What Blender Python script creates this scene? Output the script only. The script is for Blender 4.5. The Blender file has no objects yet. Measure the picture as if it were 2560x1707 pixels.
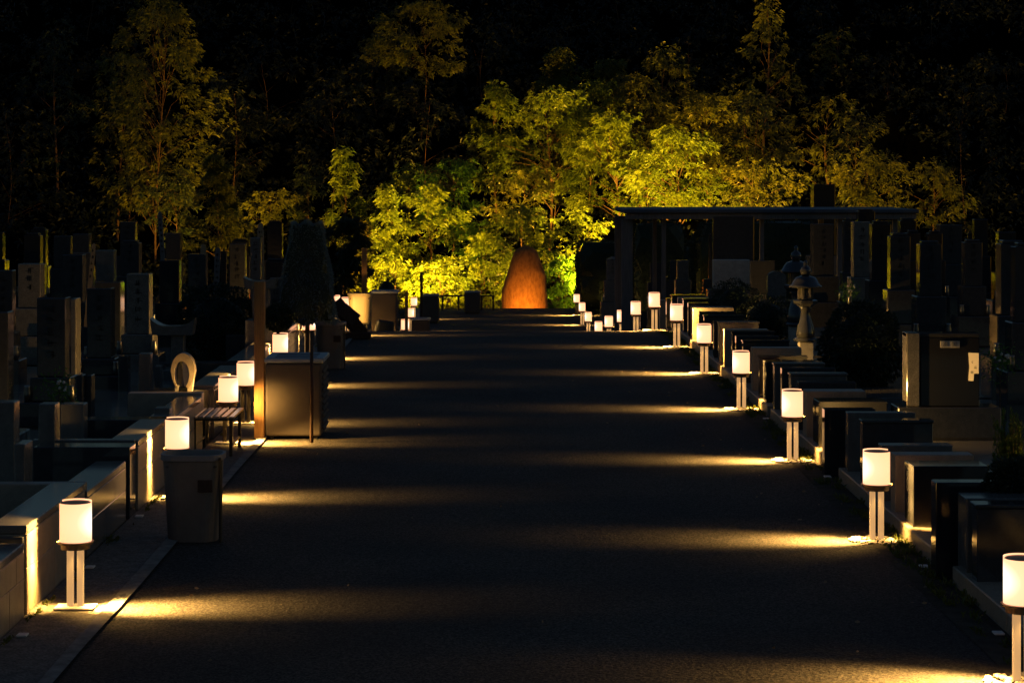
import bpy, bmesh, math, random
import numpy as np
from mathutils import Vector, Matrix
R = math.radians
random.seed(7)
rng = np.random.default_rng(7)

# ------------------------------------------------------------------ camera, sky, exposure
F, H, VX, VY = 5590.0, 2.97, 1242.0, 433.0      # lens in photo pixels, eye height, vanishing point of the path
sc = bpy.context.scene
col = sc.collection
cd = bpy.data.cameras.new("camera"); cam = bpy.data.objects.new("camera", cd); col.objects.link(cam)
cam.location = (0, 0, H); cam.rotation_euler = (R(90), 0, 0)
cd.sensor_width = 36; cd.lens = F/2560*36
cd.shift_x = (1280-VX)/2560; cd.shift_y = (VY-853.5)/2560
cd.clip_end = 1000; cd.clip_start = 0.5
sc.camera = cam
w = bpy.data.worlds.new("World"); sc.world = w; w.use_nodes = True
nt = w.node_tree; bg = nt.nodes["Background"]
sky = nt.nodes.new("ShaderNodeTexSky"); sky.sky_type = 'NISHITA'; sky.sun_disc = False
sky.sun_elevation = R(2); sky.sun_rotation = R(90)
tint = nt.nodes.new("ShaderNodeMixRGB"); tint.blend_type = 'MULTIPLY'; tint.inputs[0].default_value = 1
tint.inputs[2].default_value = (0.38, 0.60, 1.0, 1)
nt.links.new(sky.outputs[0], tint.inputs[1]); nt.links.new(tint.outputs[0], bg.inputs[0])
bg.inputs[1].default_value = 0.10
sc.view_settings.view_transform = 'Standard'; sc.view_settings.look = 'None'
sc.view_settings.exposure = 0; sc.view_settings.gamma = 1
sc.cycles.use_denoising = True
sc.cycles.max_bounces = 5; sc.cycles.diffuse_bounces = 2; sc.cycles.glossy_bounces = 3
sc.cycles.transmission_bounces = 2; sc.cycles.transparent_max_bounces = 4
sc.cycles.sample_clamp_indirect = 3.0
sc.cycles.caustics_reflective = False; sc.cycles.caustics_refractive = False

def WX(px, Y): return (px-VX)*Y/F
def WZ(py, Y): return H-(py-VY)*Y/F

# ------------------------------------------------------------------ materials
def mat(name, color, rough=0.6, spec=0.5, noise=None, bump=0.0, scale=20, metallic=0, speck=None, coat=0, aniso=None, detail=6):
    m = bpy.data.materials.new(name); m.use_nodes = True
    t = m.node_tree; b = t.nodes["Principled BSDF"]
    b.inputs["Base Color"].default_value = (*color, 1); b.inputs["Roughness"].default_value = rough
    b.inputs["Specular IOR Level"].default_value = spec; b.inputs["Metallic"].default_value = metallic
    if coat: b.inputs["Coat Weight"].default_value = coat
    if noise or bump or speck:
        tc = t.nodes.new("ShaderNodeTexCoord")
        mp = t.nodes.new("ShaderNodeMapping"); t.links.new(tc.outputs["Object"], mp.inputs[0])
        if aniso: mp.inputs["Scale"].default_value = aniso
        n = t.nodes.new("ShaderNodeTexNoise"); n.inputs["Scale"].default_value = scale; n.inputs["Detail"].default_value = detail
        n.inputs["Roughness"].default_value = 0.65
        t.links.new(mp.outputs[0], n.inputs["Vector"])
        if noise:
            r = t.nodes.new("ShaderNodeValToRGB"); e = r.color_ramp.elements
            e[0].position = 0.3; e[1].position = 0.7
            e[0].color = (*[c*(1-noise) for c in color], 1); e[1].color = (*[min(1, c*(1+noise)) for c in color], 1)
            t.links.new(n.outputs["Fac"], r.inputs[0])
            out = r.outputs[0]
            if speck:
                n2 = t.nodes.new("ShaderNodeTexNoise"); n2.inputs["Scale"].default_value = speck[0]; n2.inputs["Detail"].default_value = 2
                t.links.new(tc.outputs["Object"], n2.inputs["Vector"])
                mx = t.nodes.new("ShaderNodeMixRGB"); mx.blend_type = 'MULTIPLY'; mx.inputs[0].default_value = speck[1]
                r2 = t.nodes.new("ShaderNodeValToRGB"); r2.color_ramp.elements[0].position = 0.4; r2.color_ramp.elements[1].position = 0.6
                t.links.new(n2.outputs["Fac"], r2.inputs[0]); t.links.new(out, mx.inputs[1]); t.links.new(r2.outputs[0], mx.inputs[2]); out = mx.outputs[0]
            t.links.new(out, b.inputs["Base Color"])
        if bump:
            bp = t.nodes.new("ShaderNodeBump"); bp.inputs["Strength"].default_value = bump; bp.inputs["Distance"].default_value = 0.02
            t.links.new(n.outputs["Fac"], bp.inputs["Height"]); t.links.new(bp.outputs[0], b.inputs["Normal"])
    return m
def emis(name, color, s):
    m = bpy.data.materials.new(name); m.use_nodes = True
    t = m.node_tree; b = t.nodes["Principled BSDF"]
    b.inputs["Base Color"].default_value = (0.25, 0.22, 0.18, 1)
    b.inputs["Emission Color"].default_value = (*color, 1); b.inputs["Emission Strength"].default_value = s
    return m

M = {}
M['asphalt'] = mat('asphalt', (0.085, 0.073, 0.060), 0.85, 0.3, noise=0.55, bump=1.0, scale=30, speck=(70, 0.85), detail=9)
_t = M['asphalt'].node_tree; _b = _t.nodes["Principled BSDF"]
_src = _b.inputs["Base Color"].links[0].from_socket
_n = _t.nodes.new("ShaderNodeTexNoise"); _n.inputs["Scale"].default_value = .55; _n.inputs["Detail"].default_value = 5
_r = _t.nodes.new("ShaderNodeValToRGB"); _r.color_ramp.elements[0].position = .35; _r.color_ramp.elements[1].position = .65
_r.color_ramp.elements[0].color = (.62, .62, .64, 1); _r.color_ramp.elements[1].color = (1.15, 1.12, 1.08, 1)
_m = _t.nodes.new("ShaderNodeMixRGB"); _m.blend_type = 'MULTIPLY'; _m.inputs[0].default_value = 1
_tc = _t.nodes.new("ShaderNodeTexCoord"); _t.links.new(_tc.outputs["Object"], _n.inputs["Vector"]); _t.links.new(_n.outputs["Fac"], _r.inputs[0])
_t.links.new(_src, _m.inputs[1]); _t.links.new(_r.outputs[0], _m.inputs[2]); _t.links.new(_m.outputs[0], _b.inputs["Base Color"])
M['dirt'] = mat('dirt', (0.05, 0.042, 0.03), 0.95, 0.2, noise=0.5, bump=1, scale=6)
M['concrete'] = mat('concrete', (0.2, 0.18, 0.15), 0.85, 0.3, noise=0.35, bump=0.6, scale=9, speck=(60, 0.5))
M['granite_grey'] = mat('granite_grey', (0.16, 0.15, 0.14), 0.16, 0.5, noise=0.2, scale=12, speck=(180, 0.5))
M['granite_dark'] = mat('granite_dark', (0.055, 0.056, 0.06), 0.07, 0.5, noise=0.2, scale=15, speck=(220, 0.4))
M['granite_black'] = mat('granite_black', (0.022, 0.022, 0.025), 0.06, 0.5)
M['granite_warm'] = mat('granite_warm', (0.34, 0.27, 0.20), 0.45, 0.4, noise=0.2, scale=10, speck=(150, 0.45))
M['granite_pale'] = mat('granite_pale', (0.42, 0.39, 0.34), 0.5, 0.4, noise=0.2, scale=10, speck=(150, 0.35), bump=0.15)
M['stone_rough'] = mat('stone_rough', (0.22, 0.2, 0.17), 0.9, 0.2, noise=0.4, scale=9, bump=0.7)
M['engraving'] = mat('engraving', (0.006, 0.006, 0.006), 0.7)
M['plaque_letter'] = mat('plaque_letter', (0.12, 0.12, 0.13), 0.6)
M['wood_post'] = mat('wood_post', (0.30, 0.15, 0.05), 0.7, 0.3, noise=0.3, scale=8, aniso=(6, 6, 0.4), bump=0.3)
M['wood_dark'] = mat('wood_dark', (0.06, 0.03, 0.018), 0.75, 0.3, noise=0.4, scale=7, aniso=(5, 5, 0.5))
M['wood_board'] = mat('wood_board', (0.28, 0.2, 0.12), 0.8, 0.2, noise=0.25, scale=7, aniso=(6, 6, 0.5))
M['slat'] = mat('slat', (0.24, 0.18, 0.13), 0.3, 0.6, noise=0.2, scale=10, aniso=(5, 0.5, 5))
M['black_metal'] = mat('black_metal', (0.015, 0.014, 0.013), 0.45, 0.4)
M['bin_plastic'] = mat('bin_plastic', (0.17, 0.135, 0.11), 0.5, 0.4, noise=0.2, scale=5)
M['bin_rim'] = mat('bin_rim', (0.27, 0.21, 0.19), 0.45, 0.5)
M['bin_beige'] = mat('bin_beige', (0.26, 0.2, 0.11), 0.55, 0.4, noise=0.12, scale=5)
M['box_steel'] = mat('box_steel', (0.08, 0.064, 0.052), 0.8, 0.2, noise=0.15, scale=4)
M['box_lid'] = mat('box_lid', (0.25, 0.28, 0.32), 0.3, 0.6, noise=0.1, scale=5)
M['tray'] = mat('tray', (0.25, 0.15, 0.08), 0.4, 0.5)
M['cap'] = mat('cap', (0.16, 0.10, 0.06), 0.5, 0.5)
M['shade'] = emis('shade', (1.0, 0.47, 0.23), 1.85)
_t = M['shade'].node_tree; _b = _t.nodes["Principled BSDF"]
_tc = _t.nodes.new("ShaderNodeTexCoord"); _d = _t.nodes.new("ShaderNodeVectorMath"); _d.operation = 'DISTANCE'; _d.inputs[1].default_value = (.085, 0, .60)
_r = _t.nodes.new("ShaderNodeValToRGB"); _e = _r.color_ramp.elements
_e[0].position = .05; _e[0].color = (1, .86, .66, 1); _e[1].position = .26; _e[1].color = (.93, .39, .165, 1)
_q = _e.new(.12); _q.color = (1, .49, .27, 1)
_t.links.new(_tc.outputs["Object"], _d.inputs[0]); _t.links.new(_d.outputs["Value"], _r.inputs[0]); _t.links.new(_r.outputs[0], _b.inputs["Emission Color"])
M['lamp_core'] = emis('lamp_core', (1.0, 0.93, 0.80), 4.0)
M['leg_glow'] = emis('leg_glow', (1.0, 0.53, 0.20), 0.55)  # emission stands in for lamp light falling on the legs
M['leg_unlit'] = mat('leg_unlit', (0.05, 0.04, 0.03), 0.35)  # dark copy for legs the light misses; also the bin bag
M['pebble'] = mat('pebble', (0.6, 0.52, 0.42), 0.7, 0.4, noise=0.3, scale=20)
M['rock'] = mat('rock', (0.36, 0.135, 0.045), 0.95, 0.1, noise=0.4, scale=5, bump=1.0, aniso=(2.0, 2.0, 0.8), detail=12)
M['bark'] = mat('bark', (0.09, 0.055, 0.035), 0.9, 0.2, noise=0.4, scale=6, aniso=(4, 4, 0.5), bump=0.4)
M['roof'] = mat('roof', (0.055, 0.065, 0.09), 0.55, 0.4, noise=0.2, scale=3)
M['timber_grey'] = mat('timber_grey', (0.13, 0.12, 0.12), 0.8, 0.2, noise=0.3, scale=6, aniso=(5, 5, 0.4))
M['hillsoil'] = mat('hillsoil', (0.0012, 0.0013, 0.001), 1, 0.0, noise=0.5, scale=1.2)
M['marker'] = mat('marker', (0.75, 0.68, 0.6), 0.5, 0.5)
M['floodglass'] = emis('floodglass', (1.0, 0.95, 0.7), 4.0)
M['steel'] = mat('steel', (0.2, 0.2, 0.2), 0.35, metallic=1.0)
M['flower_pale'] = mat('flower_pale', (0.6, 0.55, 0.5), 0.8)
def leafmat(name, c):
    m = bpy.data.materials.new(name); m.use_nodes = True
    t = m.node_tree; b = t.nodes["Principled BSDF"]
    oi = t.nodes.new("ShaderNodeTexCoord"); n = t.nodes.new("ShaderNodeTexNoise"); n.inputs["Scale"].default_value = 1.1; n.inputs["Detail"].default_value = 4
    t.links.new(oi.outputs["Object"], n.inputs["Vector"])
    r = t.nodes.new("ShaderNodeValToRGB"); e = r.color_ramp.elements
    e[0].position = 0.35; e[1].position = 0.68
    e[0].color = (c[0]*0.6, c[1]*0.75, c[2], 1); e[1].color = (c[0]*1.3, c[1]*1.2, c[2], 1)
    t.links.new(n.outputs["Fac"], r.inputs[0]); t.links.new(r.outputs[0], b.inputs["Base Color"])
    b.inputs["Roughness"].default_value = 0.45; b.inputs["Specular IOR Level"].default_value = 0.35
    tr = t.nodes.new("ShaderNodeBsdfTranslucent"); mx = t.nodes.new("ShaderNodeMixShader"); mx.inputs[0].default_value = 0.35
    t.links.new(r.outputs[0], tr.inputs[0])
    t.links.new(b.outputs[0], mx.inputs[1]); t.links.new(tr.outputs[0], mx.inputs[2])
    t.links.new(mx.outputs[0], t.nodes["Material Output"].inputs[0])
    return m
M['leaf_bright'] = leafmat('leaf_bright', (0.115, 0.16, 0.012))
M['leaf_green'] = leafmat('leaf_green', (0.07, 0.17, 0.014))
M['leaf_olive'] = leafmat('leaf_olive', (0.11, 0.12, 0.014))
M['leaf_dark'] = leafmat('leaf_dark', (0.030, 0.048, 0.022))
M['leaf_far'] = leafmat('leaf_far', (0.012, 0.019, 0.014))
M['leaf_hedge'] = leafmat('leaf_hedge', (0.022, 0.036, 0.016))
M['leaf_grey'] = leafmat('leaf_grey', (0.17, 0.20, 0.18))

# ------------------------------------------------------------------ helpers
def tag(o, label=None, cat=None, group=None, kind=None):
    if label: o['label'] = label
    if cat: o['category'] = cat
    if group: o['group'] = group
    if kind: o['kind'] = kind
    return o
def link(name, me, m, parent=None):
    o = bpy.data.objects.new(name, me); col.objects.link(o)
    for x in (m if isinstance(m, (list, tuple)) else [m]):
        me.materials.append(M[x] if isinstance(x, str) else x)
    if parent: o.parent = parent
    return o
def empty(name, loc, rz=0):
    o = bpy.data.objects.new(name, None); col.objects.link(o)
    o.location = loc; o.rotation_euler = (0, 0, rz); o.empty_display_size = 0.1
    return o
def box(bm, x0, x1, y0, y1, z0, z1, bev=0.0, rot=None, seg=1, taper=0):
    b = bmesh.new()
    cx, cy, cz = (x0+x1)/2, (y0+y1)/2, (z0+z1)/2
    bmesh.ops.create_cube(b, size=1)
    for v in b.verts:
        k = 1-taper*(v.co.z+0.5)
        v.co = Vector((v.co.x*(x1-x0)*k, v.co.y*(y1-y0)*k, v.co.z*(z1-z0)))
    if bev > 0:
        bmesh.ops.bevel(b, geom=b.edges[:]+b.verts[:], offset=bev, segments=seg, profile=0.5, affect='EDGES')
    mt = Matrix.Translation((cx, cy, cz))
    if rot is not None: mt = mt @ rot
    bmesh.ops.transform(b, matrix=mt, verts=b.verts)
    me = bpy.data.meshes.new("t"); b.to_mesh(me); b.free(); bm.from_mesh(me); bpy.data.meshes.remove(me)
    return bm
def lathe(bm, prof, cx=0, cy=0, n=24, cap=True, sx=1, sy=1):
    rings = []
    for (r, z) in prof:
        rings.append([bm.verts.new((cx+r*sx*math.cos(2*math.pi*i/n), cy+r*sy*math.sin(2*math.pi*i/n), z)) for i in range(n)])
    for a, b in zip(rings, rings[1:]):
        for i in range(n):
            bm.faces.new((a[i], a[(i+1) % n], b[(i+1) % n], b[i]))
    if cap:
        bm.faces.new(rings[0][::-1]); bm.faces.new(rings[-1])
    return bm
def tube(bm, pts, rad, n=6):
    pts = [Vector(p) for p in pts]; rings = []
    for i, p in enumerate(pts):
        d = (pts[min(i+1, len(pts)-1)]-pts[max(i-1, 0)]).normalized()
        u = d.orthogonal().normalized(); v = d.cross(u)
        r = rad[i] if isinstance(rad, (list, tuple)) else rad
        rings.append([bm.verts.new(p+u*r*math.cos(2*math.pi*k/n)+v*r*math.sin(2*math.pi*k/n)) for k in range(n)])
    for a, b in zip(rings, rings[1:]):
        for k in range(n): bm.faces.new((a[k], a[(k+1) % n], b[(k+1) % n], b[k]))
    bm.faces.new(rings[0][::-1]); bm.faces.new(rings[-1])
    return bm
def fin(name, bm, m, parent=None, smooth=False):
    bmesh.ops.recalc_face_normals(bm, faces=bm.faces)
    me = bpy.data.meshes.new(name); bm.to_mesh(me); bm.free()
    if smooth:
        for p in me.polygons: p.use_smooth = True
    return link(name, me, m, parent)
def bxo(name, d, m, parent=None, bev=0.006, **k):
    return fin(name, box(bmesh.new(), *d, bev=bev, **k), m, parent)
def copy_tree(o, parent=None):
    c = o.copy(); col.objects.link(c)
    if parent: c.parent = parent
    for ch in list(o.children): copy_tree(ch, c)
    return c
def prism(bm, pts, y0, y1):
    a = [bm.verts.new((x, y0, z)) for x, z in pts]; b = [bm.verts.new((x, y1, z)) for x, z in pts]
    n = len(pts); bm.faces.new(a); bm.faces.new(b[::-1])
    for i in range(n): bm.faces.new((a[i], b[i], b[(i+1) % n], a[(i+1) % n]))
    return bm

# ------------------------------------------------------------------ ground
PROF = [(-30, 0), (0, 0), (40.5, 0), (43, -0.07), (48, -0.53), (53, -1.02), (58, -1.48), (62.5, -1.93), (64, -2.0), (82.2, -2.0), (82.6, -2.5), (97, -2.6)]
def gz(Y):
    for (a, za), (b, zb) in zip(PROF, PROF[1:]):
        if Y <= b: return za+(zb-za)*max(0, (Y-a))/(b-a)
    return -2.6+(Y-97)*0.42
def sheet(name, x0, x1, y0, y1, dz, m, nx=2, jit=0, far=None):
    ys = sorted(set([y0, y1]+[p[0] for p in PROF if y0 < p[0] < y1]+[y for y in np.arange(math.ceil(y0), y1, 2.0)]))
    verts, faces = [], []
    for y in ys:
        for i in range(nx+1):
            x = x0+(x1-x0)*i/nx
            if jit and i in (0, nx): x += random.uniform(-jit, jit)
            verts.append((x, y, gz(y)+dz))
    for j in range(len(ys)-1):
        for i in range(nx):
            a = j*(nx+1)+i; faces.append((a, a+1, a+nx+2, a+nx+1))
    me = bpy.data.meshes.new(name); me.from_pydata(verts, [], faces)
    return tag(link(name, me, m), kind='structure')
sheet('ground', -70, 70, -20, 97.5, 0, 'dirt', nx=8)
sheet('path', -2.62, 3.02, -10, 82.2, 0.006, 'asphalt', nx=6)
sheet('gutter', -3.15, -2.66, -10, 82.2, 0.012, 'concrete')
sheet('kerb', -2.655, -2.56, -10, 82.2, 0.028, 'stone_rough', jit=0.012)
sheet('verge', 3.03, 3.26, -10, 82.2, 0.01, 'dirt', jit=0.03)
# hill behind the trees: uneven, lumpy
def hill():
    nx, ny = 60, 40; v = []; f = []
    for j in range(ny+1):
        for i in range(nx+1):
            x = -80+160*i/nx; y = 96.5+j*3.0
            z = min(gz(y)-.4, 15.2+.03*(y-140))+(0 if j == 0 else min(j, 8)/8*(0.5*math.sin(x*.3+j*.4)+0.5*math.cos(x*.13-j*.3)+random.uniform(-.2, .2))+(max(0, j-5)*0.9 if gz(y) < 8 else 0))
            v.append((x, y, z))
    for j in range(ny):
        for i in range(nx):
            a = j*(nx+1)+i; f.append((a, a+1, a+nx+2, a+nx+1))
    me = bpy.data.meshes.new('hill'); me.from_pydata(v, [], f)
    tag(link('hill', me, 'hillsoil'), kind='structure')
hill()
# weeds on the verge and along the left wall foot
def leaves_mesh(pts, dirs, ln, wd, name, m, parent=None, droop=0.35):
    """each leaf: two quads folded, at pts (N,3) with direction dirs (N,3)"""
    N = len(pts); d = dirs/np.linalg.norm(dirs, axis=1, keepdims=True)
    rnd = rng.normal(size=(N, 3)); s = np.cross(d, rnd); s /= np.linalg.norm(s, axis=1, keepdims=True)+1e-9
    ln = np.asarray(ln)*np.ones(N); wd = np.asarray(wd)*np.ones(N)
    L = ln[:, None]; W = wd[:, None]/2
    mid = pts+d*L*0.5; tip = pts+d*L; tip[:, 2] -= ln*droop; mid[:, 2] -= ln*droop*0.15
    V = np.stack([pts-s*W*.35, pts+s*W*.35, mid+s*W, mid-s*W, tip+s*W*.15, tip-s*W*.15], axis=1).reshape(-1, 3)
    base = (np.arange(N)*6)[:, None]
    q = np.concatenate([base+np.array([0, 1, 2, 3]), base+np.array([3, 2, 4, 5])], axis=1).reshape(-1)
    me = bpy.data.meshes.new(name)
    me.vertices.add(N*6); me.vertices.foreach_set("co", V.astype(np.float32).ravel())
    me.loops.add(N*8); me.loops.foreach_set("vertex_index", q.astype(np.int32))
    me.polygons.add(N*2); me.polygons.foreach_set("loop_start", (np.arange(N*2)*4).astype(np.int32))
    me.polygons.foreach_set("loop_total", np.full(N*2, 4, dtype=np.int32))
    me.update(calc_edges=True)
    return link(name, me, m, parent)
def weeds(x0, x1, y0, y1, n, label, hmax):
    cl = rng.uniform(size=(max(3, n//25), 2))
    idx = rng.integers(0, len(cl), n)
    x = x0+(x1-x0)*np.clip(cl[idx, 0]+rng.normal(0, .12, n), 0, 1); y = y0+(y1-y0)*cl[idx, 1]+rng.normal(0, .06, n)
    z = np.array([gz(t) for t in y])+0.01
    p = np.stack([x, y, z], 1); d = rng.normal(size=(n, 3))*.5; d[:, 2] = 1
    o = leaves_mesh(p, d, rng.uniform(.02, hmax, n), .012, 'weeds', 'leaf_olive', droop=.3)
    tag(o, label, 'weeds', kind='stuff')
weeds(3.08, 3.29, 12, 42, 5000, 'low weeds growing along the foot of the right stone plinth', .09)
weeds(-3.14, -3.05, 12, 40, 1200, 'small weeds in the joint at the foot of the left wall', .05)

# ------------------------------------------------------------------ paper lantern lamps
LC = (1.0, 0.55, 0.13)
def spot(name, parent, loc, target, power, size, blend=1.0, rad=0.02, color=LC):
    l = bpy.data.lights.new(name, 'SPOT'); l.energy = power; l.color = color
    l.spot_size = R(size); l.spot_blend = blend; l.shadow_soft_size = rad
    o = bpy.data.objects.new(name, l); col.objects.link(o); o.location = loc
    if parent: o.parent = parent
    o.rotation_euler = (Vector(target)-Vector(loc)).to_track_quat('-Z', 'Y').to_euler()
    return o
def shell(a_fn0, a_fn1, r, th, z0, z1, nz=14, na=16):
    """curved panel between angles a0(z)..a1(z)"""
    bm = bmesh.new(); out, inn = [], []
    for j in range(nz+1):
        z = z0+(z1-z0)*j/nz; a0, a1 = a_fn0(j/nz), a_fn1(j/nz)
        out.append([bm.verts.new((r*math.cos(a0+(a1-a0)*i/na), r*math.sin(a0+(a1-a0)*i/na), z)) for i in range(na+1)])
        inn.append([bm.verts.new(((r-th)*math.cos(a0+(a1-a0)*i/na), (r-th)*math.sin(a0+(a1-a0)*i/na), z)) for i in range(na+1)])
    for j in range(nz):
        for i in range(na):
            bm.faces.new((out[j][i], out[j][i+1], out[j+1][i+1], out[j+1][i]))
            bm.faces.new((inn[j][i], inn[j+1][i], inn[j+1][i+1], inn[j][i+1]))
        bm.faces.new((out[j][0], out[j+1][0], inn[j+1][0], inn[j][0])); bm.faces.new((out[j][na], inn[j][na], inn[j+1][na], out[j+1][na]))
    for i in range(na):
        bm.faces.new((out[0][i], inn[0][i], inn[0][i+1], out[0][i+1])); bm.faces.new((out[nz][i], out[nz][i+1], inn[nz][i+1], inn[nz][i]))
    return bm
def make_lamp(plate=True, leglit=True):
    """local +X is the road side"""
    t = empty('lantern_lamp', (0, 0, 0))
    if plate:
        bxo('base_plate', (-.135, .135, -.09, .09, .012, .026), 'marker', t, .003)
    for s in (-1, 1):
        bxo('leg', (s*.0345-.0215, s*.0345+.0215, -.02, .02, .02, .415), 'leg_glow' if leglit else 'leg_unlit', t, .004)
    tr = fin('tray', lathe(bmesh.new(), [(.098, .415), (.100, .45), (.122, .452), (.126, .466), (.112, .468)], n=36), 'tray', t)
    lens = lambda u, base, amp, ph=0: R(base)+R(amp)*math.exp(-((u-.52+ph)/.2)**2)
    # front panel from just past the road-side slot round to the wall-side slot (angles clockwise towards the camera, -Y)
    f = shell(lambda u: -lens(u, 4, 9), lambda u: -math.pi+R(26), .11, .004, .468, .728)
    fin('shade_panel', f, 'shade', t, smooth=True)
    b = shell(lambda u: lens(u, 4, 3), lambda u: math.pi-R(26), .11, .004, .468, .740)
    fin('shade_panel', b, 'shade', t, smooth=True)
    fin('cap', lathe(bmesh.new(), [(.103, .716), (.104, .726), (.098, .731)], n=36), 'cap', t)
    bm = bmesh.new()
    for s in (-1, 1): box(bm, -.012, .080, s*.026-.003, s*.026+.003, .49, .705)
    fin('light_core', bm, 'lamp_core', t)
    lo = spot('low_fill', t, (.085, 0, .408), (.42, .04, 0), 1250, 98, 1.0, .06); lo.scale = (.62, 1, 1)  # unseen spot added under the tray, squeezed to shape the road streak
    spot('wall_beam', t, (-.015, 0, .63), (-.9, 0, .35), 210, 150, 1.0, .02)
    wl = spot('wall_low_fill', t, (-.085, 0, .408), (-.45, .03, 0), 170, 120, 1.0, .04); wl.scale = (.45, 1, 1)  # added under-tray spot for the ground towards the wall
    spot('foot_fill', t, (.0, -.05, .405), (0, -.05, 0), 5, 76, 1.0, .03)  # added fill at the lamp foot, no fitting of its own
    spot('spill_fill', t, (.095, 0, .408), (.35, 0, 0), 36, 132, 1.0, .05)  # added soft fill for the wide pool on the road
    return t
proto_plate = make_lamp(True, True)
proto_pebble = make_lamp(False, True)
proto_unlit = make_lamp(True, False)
used = set()
def place_lamp(proto, x, y, side, label, group):
    o = proto if proto.name not in used else copy_tree(proto)
    used.add(proto.name); used.add(o.name)
    o.location = (x, y, gz(y)+.006)
    o.rotation_euler = (0, 0, 0 if side == 'L' else math.pi)
    o.scale = (1, -1, 1) if side == 'R' else (1, 1, 1)
    return tag(o, label, 'lamp', group)
RL = [(2556, 2.6), (2191.7, 3.6), (1981.6, 4.6), (1853.4, 5.6), (1760.6, 6.6), (1691.8, 7.6), (1636.2, 8.6), (1589.8, 9.6), (1554.3, 10.6),
      (1522.4, 11.6), (1496.7, 12.6), (1470.9, 13.6), (1455.6, 14.6), (1442, 15.6)]
ordn = ['first', 'second', 'third', 'fourth', 'fifth', 'sixth', 'seventh', 'eighth', 'ninth', 'tenth', 'eleventh', 'twelfth', 'thirteenth', 'fourteenth']
rlab = ['glowing lamp cut off by the right edge of the picture, nearest of the right row',
        'largest whole glowing lamp right of the path, with pebbles at its foot',
        'glowing lamp on two posts in pebbles, third from the camera right of the path',
        'glowing lamp on two posts in pebbles, fourth from the camera right of the path',
        'glowing lamp on two posts in pebbles, fifth from the camera right of the path',
        'glowing lamp just before the crest, sixth from the camera right of the path',
        'topmost glowing lamp of the cluster behind the crest, seventh in the right row',
        'glowing lamp just left of the topmost one behind the crest, eighth in the row',
        'glowing lamp half sunk behind the crest, ninth in the right row',
        'glowing lamp with only short leg ends above the crest, tenth in the right row',
        'lowest glowing lamp with its posts hidden by the crest, eleventh in the right row',
        'small glowing lamp rising again beyond the dip, twelfth in the right row',
        'small glowing lamp near the far end of the right row',
        'farthest and smallest glowing lamp of the right row, left of the dark hedge']
rlab[12] = 'small glowing lamp second from the far end of the right row, whole posts showing'
def pebbles(x, y, label):
    bm = bmesh.new()
    for k in range(90):
        a = random.uniform(0, 6.28); r = .19*math.sqrt(random.random())
        s = random.uniform(.012, .024)
        m4 = Matrix.Translation((x+r*1.15*math.cos(a), y+r*math.sin(a), gz(y)+.012+s*.3)) @ Matrix.Rotation(random.uniform(0, 3), 4, 'Z') @ Matrix.Diagonal((s*1.4, s, s*.65, 1))
        bmesh.ops.create_icosphere(bm, subdivisions=1, radius=1, matrix=m4)
    tag(fin('pebbles', bm, 'pebble'), label, 'pebbles', kind='stuff')
for i, (px, dn) in enumerate(RL):
    Y = dn*5; x = WX(px, Y)
    place_lamp(proto_pebble if i != 13 else proto_unlit, x, Y, 'R', rlab[i], 'lantern lamps along the right side of the path')
    if i < 7: pebbles(x, Y, 'white pebbles round the foot of the %s right-hand lamp' % ordn[i])
LL = [(15.2, 188.6, 'p', 'largest glowing lamp left of the path, on two lit posts and a flat plate'),
      (20.35, 442, 'p', 'glowing lamp rising behind the grey waste bin on the left'),
      (24.5, 570, 'u', 'glowing lamp just behind the slatted bench'),
      (26.4, 614, 'u', 'glowing lamp touching the tall orange lit wooden post'),
      (31.1, 700, 'p', 'glowing lamp just over the lid of the storage box, left side hidden by leaves'),
      (35.7, 771, 'p', 'glowing lamp whose top is hidden under the dark conical evergreen'),
      (41.0, 835, 'p', 'sliver of glowing lamp at the right edge of the conical evergreen'),
      (45.5, 866, 'p', 'glowing lamp left of the beige waste bin'),
      (60.5, 1012, 'p', 'half hidden lamp behind the short brown post, lowest of the far left three'),
      (70, 1026, 'p', 'middle one of the three small far lamps on the left'),
      (76, 1034.5, 'p', 'highest and farthest small lamp on the left, on two posts')]
for Y, px, k, lab in LL:
    o = place_lamp(proto_plate if k == 'p' else proto_unlit, WX(px, Y), Y, 'L', lab, 'lantern lamps along the left side of the path')
    if Y in (24.5, 41.0):      # their second spot is moved round as added light on the post beside them
        for ch in o.children:
            if ch.name.startswith('wall_beam') and Y < 30: ch.data = ch.data.copy(); ch.data.energy = 80
            if ch.name.startswith('wall_low_fill'):
                ch.data = ch.data.copy(); ch.data.energy = 75 if Y < 30 else 160; ch.data.spot_size = R(66); ch.scale = (1, 1, 1)
                a, b = Vector((.075, .085, .40)), (Vector((.33, .42, .42)) if Y < 30 else Vector((.43, .85, .40)))
                ch.location = a; ch.rotation_euler = (b-a).to_track_quat('-Z', 'Y').to_euler()
if proto_unlit.name not in used: pass

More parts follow.
